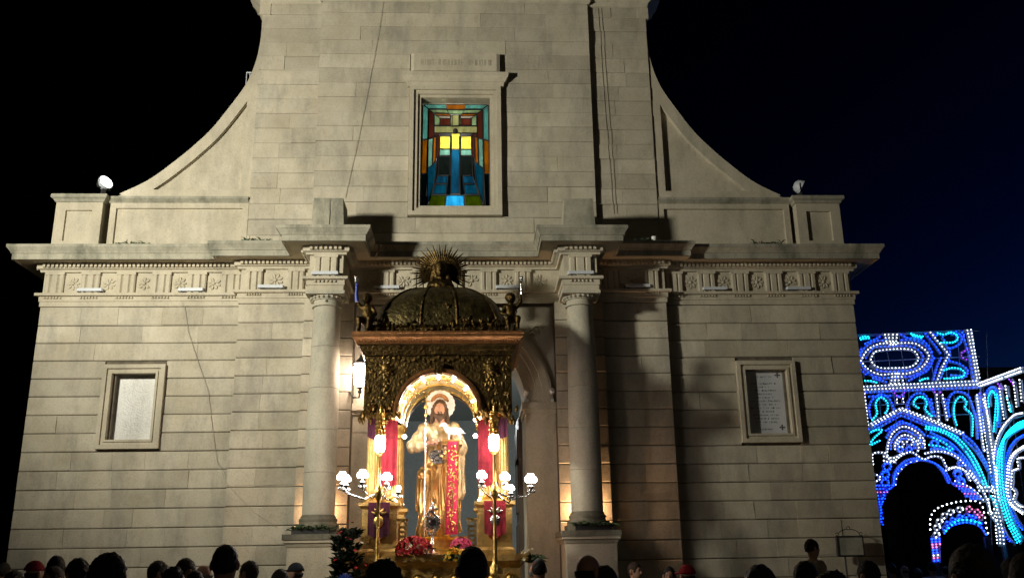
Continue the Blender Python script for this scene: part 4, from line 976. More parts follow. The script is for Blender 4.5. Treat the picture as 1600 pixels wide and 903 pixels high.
def st_body(P):
    d = st_head(P); d = smin(d, seg(P, (0, .02, 1.36), (0, .02, 1.0), .13, .13), .05); d = smin(d, seg(P, (-.17, .01, 1.37), (.17, .01, 1.37), .06, .06), .05)
    for A in (RA, LA): d = smin(d, seg(P, A[0], A[1], .055, .045), .03); d = smin(d, seg(P, A[1], A[2], .042, .027), .02)
    d = hand(d, P, RA[2], (1, -.1, .12), (0, -.2, 1), (0, -1, 0)); d = hand(d, P, LA[2], (1, -.25, .02), (.0, -1, .1), (0, 0, 1))
    for s in (-1, 1):
        d = smin(d, seg(P, (s*.09, .02, .95), (s*.10, -.03, .5), .09, .065), .05); d = smin(d, seg(P, (s*.10, -.03, .5), (s*.10, .02, .08), .06, .04), .03); d = smin(d, seg(P, (s*.10, .03, .04), (s*.12, -.16, .03), .04, .03), .02)
    return d
link('body', sdf_mesh('body', st_body, (-.44, -.36, -.01), (.44, .22, 1.77), .0095), 'skin_statue', statue)
def ang(P): return np.arctan2(P[..., 1], P[..., 0])
def st_robe(P):   # lower gilded mantle, falling in diagonal folds
    z = P[..., 2]; t = np.clip((1.06-z)/1.0, 0, 1); rx = .17+.10*t**.8; ry = .14+.07*t
    a = ang(P); fold = .018*np.sin(a*11+z*6)+.022*np.sin(a*6-z*9)*t+.010*np.sin(a*19+z*3)
    q = np.sqrt((P[..., 0]/rx)**2+((P[..., 1]+.0)/ry)**2); d = (q-1)*ry-fold
    d = smax(d, z-1.06-.10*np.cos(a+1.2), .02); d = smax(d, .035-z+.05*np.sin(a*1.0+.5), .015)
    # swag across the hip, from the viewer's left up to the arm
    d = smin(d, seg(P, (-.20, -.06, .78), (.10, -.17, 1.02), .055, .06)+.010*np.sin(P[..., 2]*60+P[..., 0]*40), .03); d = smin(d, seg(P, (-.22, -.02, .82), (-.25, .0, .35), .06, .045)+.010*np.sin(P[..., 0]*90), .04)
    return d*.8
link('robe', sdf_mesh('robe', st_robe, (-.36, -.30, .0), (.36, .28, 1.22), .011), 'robe', statue)
def st_tunic(P):
    d = seg(P, (0, .015, 1.33), (0, .01, .98), .155, .165); d = smin(d, seg(P, (-.17, .01, 1.36), (.17, .01, 1.36), .085, .085), .05)
    sl = smin(seg(P, RA[0], (-.335, -.03, 1.15), .085, .085), seg(P, (-.335, -.03, 1.15), (-.24, -.12, 1.14), .085, .075), .03); d = smin(d, sl, .03)
    sl = smin(seg(P, LA[0], (.285, -.02, 1.11), .085, .08), seg(P, (.285, -.02, 1.11), (.19, -.14, 1.09), .08, .075), .03); d = smin(d, sl, .03)
    d = smin(d, seg(P, (.26, .0, 1.1), (.25, -.02, .55), .07, .09)+.012*np.sin(P[..., 0]*80+P[..., 1]*50), .03)
    d = d+.007*np.sin(P[..., 0]*55+P[..., 2]*18)+.004*wob(P, 60)
    d = smax(d, -seg(P, (0, -.18, 1.46), (0, -.20, 1.26), .10, .02), .015); return smax(d, P[..., 2]-1.46, .01)
link('tunic', sdf_mesh('tunic', st_tunic, (-.46, -.26, .42), (.42, .22, 1.48), .012), 'fur', statue)
def st_hair(P):
    d = ell(P, (0, .022, 1.655), (.098, .108, .115)); d = smax(d, -ell(P, (0, -.10, 1.60), (.066, .09, .105)), .012)
    for s in (-1, 1): d = smin(d, seg(P, (s*.085, .0, 1.63), (s*.10, -.015, 1.44), .03, .035), .025)
    d = smin(d, seg(P, (0, .09, 1.6), (0, .10, 1.42), .06, .07), .03)
    b = ell(P, (0, -.075, 1.525), (.058, .045, .055)); b = smin(b, seg(P, (0, -.09, 1.52), (0, -.095, 1.46), .035, .015), .02)
    for s in (-1, 1): b = smin(b, seg(P, (s*.065, -.03, 1.60), (s*.05, -.07, 1.53), .018, .022), .015)
    b = smin(b, seg(P, (-.03, -.105, 1.583), (.03, -.105, 1.583), .008, .008), .008)
    return np.minimum(d, b)+.004*np.sin(P[..., 0]*160+np.sin(P[..., 2]*60)*2)
link('hair', sdf_mesh('hair', st_hair, (-.16, -.16, 1.36), (.16, .20, 1.80), .009), 'hair_statue', statue)
mb = MB(); mb.lathe([(.19, .0), (.20, -.008), (.20, -.014), (.15, -.018), (.10, -.014), (.01, -.016)], (0, .12, 1.71), 40, axis='y', wav=lambda k, a: .03*math.cos(20*a) if k in (1, 2) else 0)
hal = mb.build('halo', 'halo', statue, smooth=True)
mb = MB()
for k in range(13): a = .2+2.74*k/12; mb.ball((.105*math.cos(a), -.01, 1.73+.095*math.sin(a)), .020, (1, .7, 1), 6, 4); mb.ball((.075*math.cos(a), -.03, 1.745+.06*math.sin(a)), .016, (1, .7, 1), 6, 4)
mb.build('crown', 'gold_rose', statue, smooth=True)
mb = MB(); 
for k in range(24): a = 2*math.pi*k/24; mb.ball((-.02+.10*math.cos(a), -.185+.02*math.sin(a), 1.02+.05*math.sin(a)), .022, (1, 1, 1), 6, 4)
for k in range(30): mb.ball((rr.uniform(-.10, .08), -.19-rr.uniform(0, .02), rr.uniform(.92, 1.04)), .02, (1, 1, 1.3), 6, 4)
mb.build('silver_girdle', 'silver', statue, smooth=True)
# things the statue holds
def local_thing(name, label, cat, loc): return thing(name, label, cat, loc, local=True)
r = local_thing('staff', 'tall thin silver staff standing in front of the statue', 'staff', (SX-.17, -3.02, 1.80))
mb = MB(); mb.tube([(0, 0, 0), (0, .0, 1.80)], .011, 8); mb.build('pole', 'silver', r, smooth=True)
mb = MB(); mb.ball((0, 0, 1.82), .03); mb.ball((0, 0, 1.72), .022); mb.box(-.05, .05, -.008, .008, 1.885, 1.905); mb.box(-.009, .009, -.0081, .0081, 1.84, 1.96); mb.build('head', 'gold', r)
r = local_thing('book', 'brown gilt-edged book resting on the left hand of the statue', 'book', (ST.x+.17, ST.y-.24, ST.z+1.13))
mb = MB(); mb.box(-.13, .13, -.09, .09, 0, .012); mb.box(-.13, .13, -.09, .09, .052, .064); mb.box(-.132, -.12, -.09, .09, .0121, .0519); mb.build('cover', 'book', r)
mb = MB(); mb.box(-.119, .125, -.085, .085, .0122, .0518); mb.build('pages', 'gold', r)
def lamb(P):
    d = ell(P, (.03, 0, .115), (.105, .05, .052))+.004*wob(P, 130); d = smin(d, seg(P, (-.06, 0, .135), (-.095, 0, .19), .036, .028), .02)
    d = smin(d, ell(P, (-.115, 0, .205), (.036, .025, .027)), .012); d = smin(d, seg(P, (-.135, 0, .20), (-.158, 0, .185), .019, .012), .01)
    for s in (-1, 1):
        d = smin(d, seg(P, (-.10, s*.02, .22), (-.085, s*.045, .212), .010, .006), .006)
        d = smin(d, seg(P, (-.035, s*.028, .09), (-.045, s*.028, .045), .018, .011), .01); d = smin(d, seg(P, (-.045, s*.028, .045), (-.040, s*.028, .008), .011, .009), .006)
        d = smin(d, seg(P, (.10, s*.028, .09), (.085, s*.028, .065), .022, .015), .01); d = smin(d, seg(P, (.085, s*.028, .065), (.105, s*.028, .042), .014, .010), .006); d = smin(d, seg(P, (.105, s*.028, .042), (.100, s*.028, .008), .010, .009), .006)
    return smin(d, seg(P, (.13, 0, .12), (.152, 0, .085), .013, .008), .008)
r = link('lamb_figure', sdf_mesh('lamb_figure', lamb, (-.19, -.08, -.005), (.18, .08, .25), .0065), 'lamb'); r.location = (ST.x+.17, ST.y-.24, ST.z+1.196); tag(r, 'small white lamb figure standing on the book', 'lamb')
# stole hanging from the book to the plinth
r = local_thing('embroidered_stole', 'long red and gold embroidered stole hanging from the book', 'stole', (ST.x+.18, -3.10, 2.0))
sto = [(-.045, .02, 1.13), (-.05, -.03, 1.12), (-.052, -.055, 1.05), (-.05, -.06, .6), (-.055, -.07, .03)]
def strip(xa, xb, zt, zb, dy, th=.008):
    mb = MB(); n = 14; vs = []
    for k in range(n+1):
        t = k/n; z = zt+(zb-zt)*t; y = -.05-.015*t+.008*math.sin(t*9)+dy
        for x in (xa, xb): x2 = x*(1+.12*t)-.02*t; vs += [(x2, y, z), (x2, y+th, z)]
    fs = []
    for k in range(n):
        b = k*4; c = b+4; fs += [(b, c, c+2, b+2), (b+1, b+3, c+3, c+1), (b, b+1, c+1, c), (b+2, c+2, c+3, b+3)]
    fs += [(0, 2, 3, 1), (n*4, n*4+1, n*4+3, n*4+2)]; mb.add(vs, fs); return mb
strip(-.075, .085, 1.16, .02, 0).build('band', 'stole', r, smooth=True)
for xa, xb in ((-.075, -.062), (.072, .085)): strip(xa, xb, 1.159, .021, -.006, .007).build('gold_braid', 'gold', r)
mb = MB()
for k in range(120):
    t = rr.random(); z = 1.10-1.05*t; x = rr.uniform(-.05, .06)*(1+.12*t)-.02*t; leafshape(mb, (x, z), rr.uniform(.015, .035), .014, rr.uniform(0, 6.28), -.056-.015*t+.008*math.sin(t*9), .006)
stuff(mb.build('embroidery', 'gold', r))
mb = MB(); mb.ball((0, -.075, .62), .03, (1, .4, 1)); mb.box(-.007, .007, -.085, -.07, .30, .56); mb.box(-.025, .025, -.084, -.07, .50, .515); mb.build('medallion', 'gold_rose', r)
# monstrance
r = local_thing('monstrance', 'ornate silver monstrance on a stem before the statue plinth', 'monstrance', (SX-.06, -3.30, 1.782))
mb = MB(); mb.lathe([(.10, 0), (.10, .015), (.06, .03), (.025, .06), (.018, .10), (.035, .13), (.018, .16), (.02, .22)], (0, 0, 0), 16); mb.build('foot', 'silver', r, smooth=True)
mb = MB(); ring(mb, .045, .075, -.02, .02, .37, 0, 2*math.pi, 20)
for k in range(22):
    a = 2*math.pi*k/22; R_ = .085+.015*math.cos(3*a); mb.ball((R_*math.cos(a)*.9, -.005, .37+R_*1.5*math.sin(a)), .020, (1, .8, 1.1), 6, 4)
for k in range(26): mb.ball((rr.uniform(-.06, .06), rr.uniform(-.02, .01), rr.uniform(.22, .55)), .016, (1, 1, 1.2), 6, 4)
mb.lathe([(.03, .52), (.045, .54), (.03, .58), (.006, .62)], (0, 0, 0), 10); mb.build('frame', 'silver', r, smooth=True)
mb = MB(); mb.lathe([(.044, -.008), (.044, .008)], (0, 0, .37), 16, axis='y'); mb.build('glass', 'lead', r)
# flowers
def bouquet(name, label, c, r_, mats, n, leafn=40, petal=.02, sq=(1, .8, .8)):
    t = thing(name, label, 'flowers', c, 'flowers on the shrine base', local=True); cnt = len(mats)
    hb = MB(); tuft(hb, (0, 0, -.02), leafn, r_*1.2, .04, rr, 1.0, 1.2); hb.build('leaves', 'leaf', t)
    mbs = [MB() for _ in mats]
    for k in range(n):
        u = rr.uniform(0, 6.28); z = rr.uniform(-.15, 1); q = math.sqrt(1-z*z) if abs(z) < 1 else 0; p = np.array([q*math.cos(u)*sq[0], q*math.sin(u)*sq[1], z*sq[2]])*r_
        i = rr.choices(range(cnt), [m_[1] for m_ in mats])[0]; nrm = p/(np.linalg.norm(p)+1e-6)
        for j in range(6):
            a = j*1.05; s_ = np.cross(nrm, [.3, .2, 1]); s_ /= np.linalg.norm(s_); v = np.cross(nrm, s_); d_ = s_*math.cos(a)+v*math.sin(a); e = -s_*math.sin(a)+v*math.cos(a); R_ = petal*rr.uniform(.9, 1.5)
            mbs[i].add([p, p+d_*R_*.6+e*R_*.4+nrm*.008, p+d_*R_*1.1+nrm*.014, p+d_*R_*.6-e*R_*.4+nrm*.008], [(0, 3, 2, 1)])
    for mb, m_ in zip(mbs, mats):
        if mb.v: stuff(mb.build('petals', m_[0], t))
    return t
bouquet('red_flowers', 'round heap of dark red flowers with white buds on the shrine base', (-.42, -3.50, 1.82), .21, [('flower_red', 14), ('flower_white', 1)], 260, petal=.022)
bouquet('yellow_flowers', 'yellow flowers with green leaves right of the monstrance foot', (.06, -3.52, 1.74), .13, [('flower_yellow', 1)], 60, 60)
bouquet('pink_flowers', 'pink flowers beside the gilded openwork pillar', (.14, -3.42, 1.87), .12, [('flower_pink', 1)], 90, 30)
t = bouquet('dark_arrangement', 'tall dark leafy arrangement with a blue ribbon left of the shrine', (-1.20, -3.55, 1.45), .34, [('flower_red', 3), ('flower_white', 1)], 24, 0, sq=(.8, .7, 2.2))
mb = MB()
for k in range(70): q_ = rr.random(); tuft(mb, (rr.uniform(-.24, .24)*(1-.5*q_), rr.uniform(-.14, .14), -.25+.85*q_), 11, .15, .034, rr, 1.3, .8)
mb.build('foliage', 'darkleaf', t)
mb = MB(); mb.lathe([(.12, -1.45), (.20, -1.4), (.24, -.4), (.28, -.3), (.22, -.28)], (0, 0, 0), 16); mb.build('stand', 'iron', t)
mb = MB()
for k in range(14): a = k*.45; leafshape(mb, (.02, .05), .10, .05, a, -.27, .03)
mb.build('ribbon', 'flower_blue', t)
bouquet('greenery', 'low greenery with small white flowers right of the shrine', (.98, -3.40, 1.70), .16, [('flower_white', 1)], 14, 130)
for sx in (-1, 1):   # lamps set inside the shrine arch, lighting the statue
    for (z, y, pw) in ((3.30, FY+.16, 24), (2.45, FY+.10, 11)):
        o = lamp('arch_lamp_light', 'POINT', (SX+sx*.45, y, z), pw, (1, .88, .80), .04); o.parent = shrine; o.matrix_parent_inverse = Matrix.Translation(-Vector(shrine.location))
# the shrine and all that it carries are a tenth larger than first drawn, and stand close before the door
K_ = 1.10
for o in list(COL.objects):
    if o.parent is None and (o.name.startswith(('processional_shrine', 'saint_statue', 'staff', 'book', 'lamb_figure', 'embroidered_stole', 'monstrance', 'red_flowers', 'yellow_flowers', 'pink_flowers', 'dark_arrangement', 'greenery'))):
        L_ = np.array(o.location); o.location = (SX*K_-.0257+(L_[0]-SX)*K_, -1.36+(L_[1]+2.6)*K_, L_[2]*K_-.165); o.scale = (K_,)*3

# ================================================================== street lights of the feast (arched frames of bulbs)
def bulbs_along(pts, step):
    out = []; carry = 0
    for a, b in zip(pts, pts[1:]):
        a = np.array(a); b = np.array(b); L = np.linalg.norm(b-a); t = carry
        while t < L: out.append(a+(b-a)*t/L); t += step
        carry = t-L
    return out
def octa(mb, c, r, nrm):
    mb.ball(c, r, (1, 1, 1), 6, 4)
class Lum:
    def __init__(s, name, label, p0, nrm, loc):
        s.p0 = np.array(p0, float); s.n = np.array(nrm, float)/np.linalg.norm(nrm); s.b = {}; s.root = thing(name, label, 'light arch', loc, 'feast light frames beside the church'); s.bars = MB(); s.nb = 0; s.back = MB()
    def P(s, u, v, off=0): return on_plane(u, v, s.p0, s.n)+s.n*off
    def line(s, col, pts, step=.055, r=.019, off=.05):
        W = [s.P(*p) for p in pts]
        for q in bulbs_along(W, step*(1.5 if col == 'white' else 1.3)): s.b.setdefault(col, MB()); (octa(s.b[col], q+s.n*off, r*(.66 if col == 'white' else .8)*random.uniform(.85, 1.1), s.n) if random.random() > .015 else None)
        side = [np.cross(s.n, (W[min(i+1, len(W)-1)]-W[max(i-1, 0)])) for i in range(len(W))]; side = [v/(np.linalg.norm(v)+1e-9)*.03 for v in side]
        vs = []
        for w_, v in zip(W, side): vs += [w_-v, w_+v, w_+v-s.n*.02, w_-v-s.n*.02]
        s.bars.add(vs, [(4*i+j, 4*i+4+j, 4*i+4+(j+1) % 4, 4*i+(j+1) % 4) for i in range(len(W)-1) for j in range(4)])
    def curve(s, col, pts, step=.055, r=.019, close=False):
        c = list(pts)+([pts[0]] if close else []); s.line(col, dense(c, 5), step, r)
    def circle(s, col, u, v, rad, step=.05, r=.017):
        s.line(col, [(u+rad*math.cos(t), v+rad*math.sin(t)) for t in np.linspace(0, 2*math.pi, 11)], step, r)
    def bar(s, a, b, r=.016): s.bars.tube([s.P(*a), s.P(*b)], r, 4)
    def done(s):
        for c, mb in s.b.items(): stuff(mb.build('bulbs', BULB[c], s.root, smooth=True))
        stuff(s.bars.build('lattice', 'lum_frame', s.root))
# panel over the street, right end a little nearer
z5 = lambda pts: [(1330+x/4.514, 500+y/4.514) for x, y in pts]
c6 = lambda pts: [(1300+x/2.133, 480+y/2.133) for x, y in pts]
z6 = lambda pts: [(1340+x/4.238, 690+y/4.238) for x, y in pts]
z2 = lambda pts: [(1380+x/4.514, 560+y/4.514) for x, y in pts]
PA0 = at(1530, 600, 6.0); NA = (math.sin(math.radians(-9)), -math.cos(math.radians(9)), 0)
A = Lum('light_arch', 'tall blue and white light arch across the street behind the church corner', PA0, NA, (PA0[0]-1.5, 6.2, 0))
A.curve('white', z5([(65,290),(110,215),(180,175),(245,165),(330,165),(430,165),(490,190),(545,255),(500,330),(440,365),(380,380),(300,380),(200,385),(120,350)]), close=True)
A.curve('white', z5([(135,280),(160,230),(210,215),(300,207),(390,207),(440,220),(470,265),(450,310),(400,335),(300,340),(210,340),(160,320)]), close=True)
for p in ([(235,105),(245,160)],[(260,105),(275,185)],[(290,105),(290,190)],[(320,105),(310,185)],[(275,450),(290,385)],[(305,450),(308,360)],[(335,450),(320,360)],[(370,450),(345,385)],
          [(555,90),(685,245),(640,330),(600,435)],[(815,75),(850,240),(885,430)],[(840,72),(870,240),(905,430)],[(85,470),(895,430)],[(90,492),(895,455)],[(20,478),(85,470)],[(92,520),(115,730)],[(95,752),(350,620),(560,700),(800,800)],[(105,765),(350,633),(560,713),(790,812)],
          [(318,560),(322,600)],[(362,555),(368,595)],[(598,530),(615,710)],[(640,530),(675,710)]): A.line('white', z5(p))
for p in ([(20,150),(40,125)],[(95,170),(140,150),(200,120)],[(60,230),(75,190)],[(350,105),(400,130),(470,130),(530,170),(570,235)],[(520,100),(580,170),(630,240)],[(580,270),(540,350),(470,390),(400,430)],[(630,270),(600,340),(575,430)],[(65,350),(100,385)],[(150,410),(250,440)],
          [(735,85),(775,120),(770,160),(730,190),(680,205)],[(690,290),(760,310),(815,350),(810,390),(770,415)],[(135,690),(125,620),(150,560),(210,525),(270,560),(300,640)],[(395,650),(395,590),(430,535),(480,515),(530,540),(560,620),(580,690)],[(690,680),(680,600),(700,530),(750,505),(820,530),(850,600),(880,700),(890,840)]): A.curve('blue', z5(p), .06, .016)
for p in ([(120,770),(350,650),(550,730),(760,830)],[(240,780),(350,710),(480,775)],[(600,110),(560,100)]): A.line('blue', z5(p), .06, .016)
for p in ([(605,95),(650,105),(700,90),(740,110),(745,140),(710,160),(650,160),(620,165)],[(650,355),(700,340),(760,345),(795,370),(780,400),(720,410),(650,415)],[(60,130),(95,118),(130,122)],[(420,100),(460,112),(500,118)],[(95,430),(140,432),(180,445)],[(480,430),(515,415),(550,412)],
          [(145,705),(180,660),(170,590),(205,545),(250,580),(255,630),(235,660)],[(470,620),(435,590),(465,545),(510,550),(530,590),(520,630),(575,690)],[(740,740),(720,660),(730,580),(770,540),(810,580),(800,620),(850,680),(850,820)],
          [(120,800),(170,775),(215,780),(160,830),(130,880),(200,850)],[(64,140),(100,130),(130,130)],[(430,112),(470,122),(505,130)]): A.curve('cyan', z5(p), .05, .021)
for p in ([(815,210),(770,235),(775,265),(820,285)],[(290,495),(310,530),(340,545),(370,515),(375,490)],[(570,490),(600,525),(640,500)],[(85,520),(95,545)]): A.line('purple', z5(p), .06, .016)
# lower arch
for p in ([(300,480),(400,500),(520,560),(620,670),(690,800),(730,903)],[(295,495),(400,515),(505,575),(600,685),(670,810),(708,903)]): A.curve('cyan', z2(p), .05, .022)
for p in ([(540,520),(640,600),(720,730),(770,880)],[(330,520),(480,600),(580,720),(650,850)]): A.curve('blue', z2(p), .06, .016)
for p in ([(25,660),(35,590),(70,520),(140,480),(220,510),(280,570),(290,640)],[(80,640),(85,590),(140,540),(210,560),(245,620),(240,660)],[(0,720),(60,730),(130,680),(200,660),(280,710),(340,690),(410,700),(450,770),(510,765),(570,790),(610,860)],[(290,670),(370,655),(450,665),(520,700),(590,770),(650,850),(680,903)],[(0,690),(70,700),(140,665)]): A.curve('white', z2(p), .05, .02)
for u, v, rd in ((120,605,22),(185,590,22),(265,580,22),(360,600,24),(25,760,26),(15,820,24),(525,815,24),(550,870,22),(470,640,20),(545,740,18),(120,640,18),(180,640,18)): 
    q = z2([(u, v)])[0]; A.circle('white' if rd == 22 and v < 620 else 'blue', q[0], q[1], rd/4.514)
A.curve('blue', z2([(70,880),(75,820),(110,760),(170,715),(240,705),(310,720),(370,745),(420,800),(460,880)]), .045, .016); A.curve('white', z2([(85,890),(95,825),(130,775),(180,735),(240,722)]), .09, .014)
A.curve('blue', z6([(165,370),(180,330),(235,290),(240,230),(300,160),(400,120),(500,140),(580,200),(620,270),(690,310),(720,370)]), .05, .016)
A.curve('white', z6([(100,150),(100,80),(180,75),(210,120),(260,140)]), .05, .019); A.curve('white', z6([(105,270),(150,240),(110,210)]), .05, .018)
for u, v in ((195,165),(180,215),(180,270),(660,210),(680,262)): q = z6([(u, v)])[0]; A.circle('blue', q[0], q[1], 24/4.238)
for k in range(6): A.line('blue' if k != 2 else 'pink', z6([(120+4*k, 290+22*k), (235-14*k, 288+22*k)]), .055, .016)
A.line('blue', z6([(140,395),(150,460),(150,520),(165,548)]), .05, .016); A.line('blue', z6([(165,395),(150,430),(165,510)]), .05, .016)
for k in range(6): A.line('blue' if k % 3 else 'pink', z6([(650+18*k, 292+17*k), (750+12*k, 300+15*k)]), .055, .016)
A.curve('white', z6([(580,190),(650,170),(720,200),(780,260),(830,330),(860,400),(880,480)]), .045, .02); A.curve('white', z6([(640,260),(720,290),(790,340),(840,400)]), .06, .018)
for p in ([(790,300),(900,300)],[(800,322),(905,325)],[(860,470),(930,470)]): A.line('white', z6(p), .055, .02)
A.curve('cyan', z6([(880,360),(910,400),(920,440)]), .05, .02)
for p in ([(860,380),(880,480),(930,560),(940,690)],[(900,400),(930,480),(955,590),(965,695)]): A.curve('white', z6(p), .055, .019)
for p in ([(700,290),(780,600),(800,900)],[(655,260),(700,600),(715,660)]): A.curve('white', z2(p), .05, .022)
for q in ([(40,300),(90,200),(170,150),(250,145)],[(60,300),(120,375),(200,408),(300,405),(400,400),(470,375),(530,330),(570,255),(520,180),(440,143),(340,143)],[(100,270),(150,200),(210,190),(300,186),(400,186),(460,205),(505,260),(470,330),(400,357),(210,362),(130,320)]): A.curve('blue', z5(q), .075, .016)  # strings from here to the lattice are added, imitating the glow between bulbs
for q in ([(100,510),(895,475)],[(640,120),(700,240),(660,330),(620,430)],[(780,90),(830,250),(860,430)],[(115,800),(350,672),(560,755),(770,850)],[(700,100),(800,105)],[(700,390),(820,395)],[(120,540),(300,532)],[(330,540),(380,535)],[(560,560),(590,690)],[(660,560),(690,690)],[(900,520),(930,800)]): A.line('blue', z5(q), .075, .016)
for q in ([(560,560),(660,660),(745,800),(780,903)],[(310,545),(440,580),(560,680),(640,800),(680,880)],[(20,560),(60,500),(140,455),(230,485),(300,550)],[(50,640),(60,580),(130,510),(215,535),(268,590),(268,640)],[(100,640),(120,570),(200,575),(225,640)],[(330,640),(420,640),(520,680),(600,760)]): A.curve('blue', z2(q), .06, .016)
for q in ([(350,560),(420,590),(500,650)],[(320,610),(400,620),(470,650)]): A.curve('cyan', z2(q), .06, .018)
# lattice of the frame
for k in range(10): A.bar(*[z5([(20+100*k+(k*4), 88-1.5*k)])[0], z5([(110+95*k, 480-4*k)])[0]], .009)
for y in (105, 285, 470): A.bar(z5([(18, y+10)])[0], z5([(905, y-30)])[0], .012)
A.bar(z5([(20, 105)])[0], z5([(850, 68)])[0], .016)
for k in range(9): A.bar(z5([(90+105*k, 500-5*k)])[0], c6([(165+46*k, 790)])[0] if k == 8 else z5([(110+105*k, 760+10*k)])[0], .009)
for y in (600, 690): A.bar(z5([(100, y)])[0], z5([(930, y-30)])[0], .009)
for (u0, v0, u1, v1) in ((850, 68, 900, 440), (905, 430, 1080, 1600)): A.bar(z5([(u0, v0)])[0], z5([(u1, v1)])[0], .03)
g0 = A.P(1568, 855); A.bars.box(g0[0]-.04, g0[0]+.04, g0[1]-.04, g0[1]+.04, 0, g0[2]+.3); g0 = at(1330, 600, 6.4); A.bars.box(g0[0]-.7, g0[0]-.62, 6.3, 6.4, 0, 6.6)
A.done()
# side wall of lights coming towards the square
B = Lum('light_wall', 'bright blue and cyan light frame running toward the viewer at far right', PA0+np.array([.06, 0, 0]), (-1, 0, 0), (PA0[0], 3.5, 0))
for p in ([(490,255),(640,200)],[(492,265),(640,212)],[(505,290),(545,560),(565,790)],[(515,290),(553,560),(575,780)],[(498,300),(535,540),(558,790)],[(565,270),(580,370)],[(585,262),(598,345)],[(612,250),(622,330)],[(632,242),(640,320)]): B.line('white', c6(p), .05, .022)
B.curve('white', c6([(640,352),(612,360),(575,400),(552,455),(545,520)]), .05, .024)
for off in (0, 9, 18): B.curve('cyan', c6([(645,378+off),(618,392+off),(585,425+off*.6),(562+off*.7,480),(556+off,550),(566+off,640),(590+off,715),(628+off*.6,790-off)]), .055, .024)
B.curve('blue', c6([(645,425),(615,445),(592,485),(586,550),(594,640),(615,700),(645,745)]), .05, .018)
for off in (0, 6): B.curve('white', c6([(645,462+off),(612+off,485),(594+off,520),(590+off,570),(588+off,610),(600+off,655),(645,690-off)]), .05, .022)
B.curve('white', c6([(645,500),(625,505),(628,535),(608,545),(606,580),(604,600),(618,615),(612,640),(630,660),(645,665)]), .05, .022)
for p in ([(530,330),(528,300),(540,278),(552,300),(552,340),(545,420)],[(590,300),(600,330),(603,350)],[(556,290),(560,340),(556,390)]): B.curve('cyan', c6(p), .05, .022)
for p in ([(520,350),(518,290),(540,265),(562,300),(560,400)],[(560,700),(585,760),(610,790)],[(553,470),(548,560),(558,650)]): B.curve('blue', c6(p), .06, .017)
for p in ([(560,255),(575,275)],[(598,240),(615,262)],[(500,285),(506,310)]): B.line('purple', c6(p), .06, .02)
for (u0, v0, u1, v1) in ((490,262,640,205),(505,290,570,795),(520,400,640,360),(540,560,600,560),(560,700,640,740),(590,260,640,640),(560,270,600,420)): B.bar(c6([(u0, v0)])[0], c6([(u1, v1)])[0], .012)
g0 = B.P(1568, 850); B.bars.box(g0[0]-.04, g0[0]+.04, g0[1]-.04, g0[1]+.04, 0, g0[2]+.2); g0 = B.P(1640, 560); B.bars.box(g0[0]-.05, g0[0]+.05, g0[1]-.05, g0[1]+.05, 0, g0[2])
B.done()
# smaller arch farther down the street
PC0 = at(1490, 800, 13.0)
Cc = Lum('light_crescent', 'small lit crescent arch farther down the street under the tall light arch', PC0, (0, -1, 0), (PC0[0], 13, 0))
out = c6([(325,740),(326,700),(345,672),(385,655),(440,645),(490,650),(505,690),(512,735),(522,765)]); inn = c6([(372,752),(385,735),(410,722),(450,716),(490,728),(515,760)])
for k in range(2): Cc.curve('white', out, .10, .036)
Cc.curve('blue', inn, .09, .03); Cc.curve('cyan', c6([(378,745),(410,713),(450,708),(492,718)]), .10, .03)
for k, (u, v) in enumerate(((347,757),(349,733),(357,713),(374,694),(395,682),(425,673),(455,672),(482,682),(497,700))): q = c6([(u, v)])[0]; Cc.circle('white' if k < 6 else 'pink', q[0], q[1], 4.2, .10, .03)
for k, (u, v) in enumerate(((375,735),(385,720),(402,707),(425,697),(448,693),(470,700),(488,720))): q = c6([(u, v)])[0]; Cc.circle('blue', q[0], q[1], 3.4, .10, .032)
for k in range(9): Cc.line(['blue', 'blue', 'pink', 'pink', 'blue', 'blue', 'white', 'pink', 'blue'][k], c6([(330+k, 772+9*k), (361-k, 770+9*k)]), .09, .034)
for x in (331, 345, 359): Cc.bar(c6([(x, 760)])[0], c6([(x+2, 850)])[0], .03)
g0 = Cc.P(*c6([(345, 850)])[0]); Cc.bars.box(g0[0]-.1, g0[0]+.1, 12.95, 13.05, 0, g0[2]); g0 = Cc.P(*c6([(518, 765)])[0]); Cc.bars.box(g0[0]-.1, g0[0]+.1, 12.95, 13.05, 0, g0[2])
Cc.done()

# ================================================================== houses down the street
def house(x0, x1, y0, y1, h, label, wallm, floors, cols):
    r = thing('town_house', label, 'house', ((x0+x1)/2, y0, 0)); mb = MB(); mb.box(x0, x1, y0, y1, 0, h); mb.build('wall', wallm, r)
    mb = MB(); mb.box(x0-.2, x1+.2, y0-.25, y1, h, h+.25); mb.build('roof_edge', 'stone_grey', r)
    for f in range(floors):
        for c in range(cols):
            cx = x0+(x1-x0)*(c+.5)/cols; z = 1.0+f*3.3
            mb = MB(); frame(mb, cx-.6, cx+.6, z, z+2.0, .12, y0-.06, y0+.02); wd = mb.build('window', 'stone_grey', r)
            mb = MB(); mb.box(cx-.48, cx+.48, y0-.03, y0-.01, z+.12, z+1.88); mb.box(cx-.02, cx+.02, y0-.04, y0-.01, z+.12, z+1.88); mb.build('shutter', 'wood', wd)
            if f:
                mb = MB(); mb.box(cx-.9, cx+.9, y0-.8, y0, z-.15, z); b = mb.build('balcony', 'stone_grey', r); mb = MB(); mb.tube([(cx-.88, y0-.76, z+.95), (cx+.88, y0-.76, z+.95)], .02)
                for k in range(14): mb.tube([(cx-.88+k*1.76/13, y0-.76, z), (cx-.88+k*1.76/13, y0-.76, z+.95)], .012, 4)
                mb.build('balcony_railing', 'iron', b)
    return r
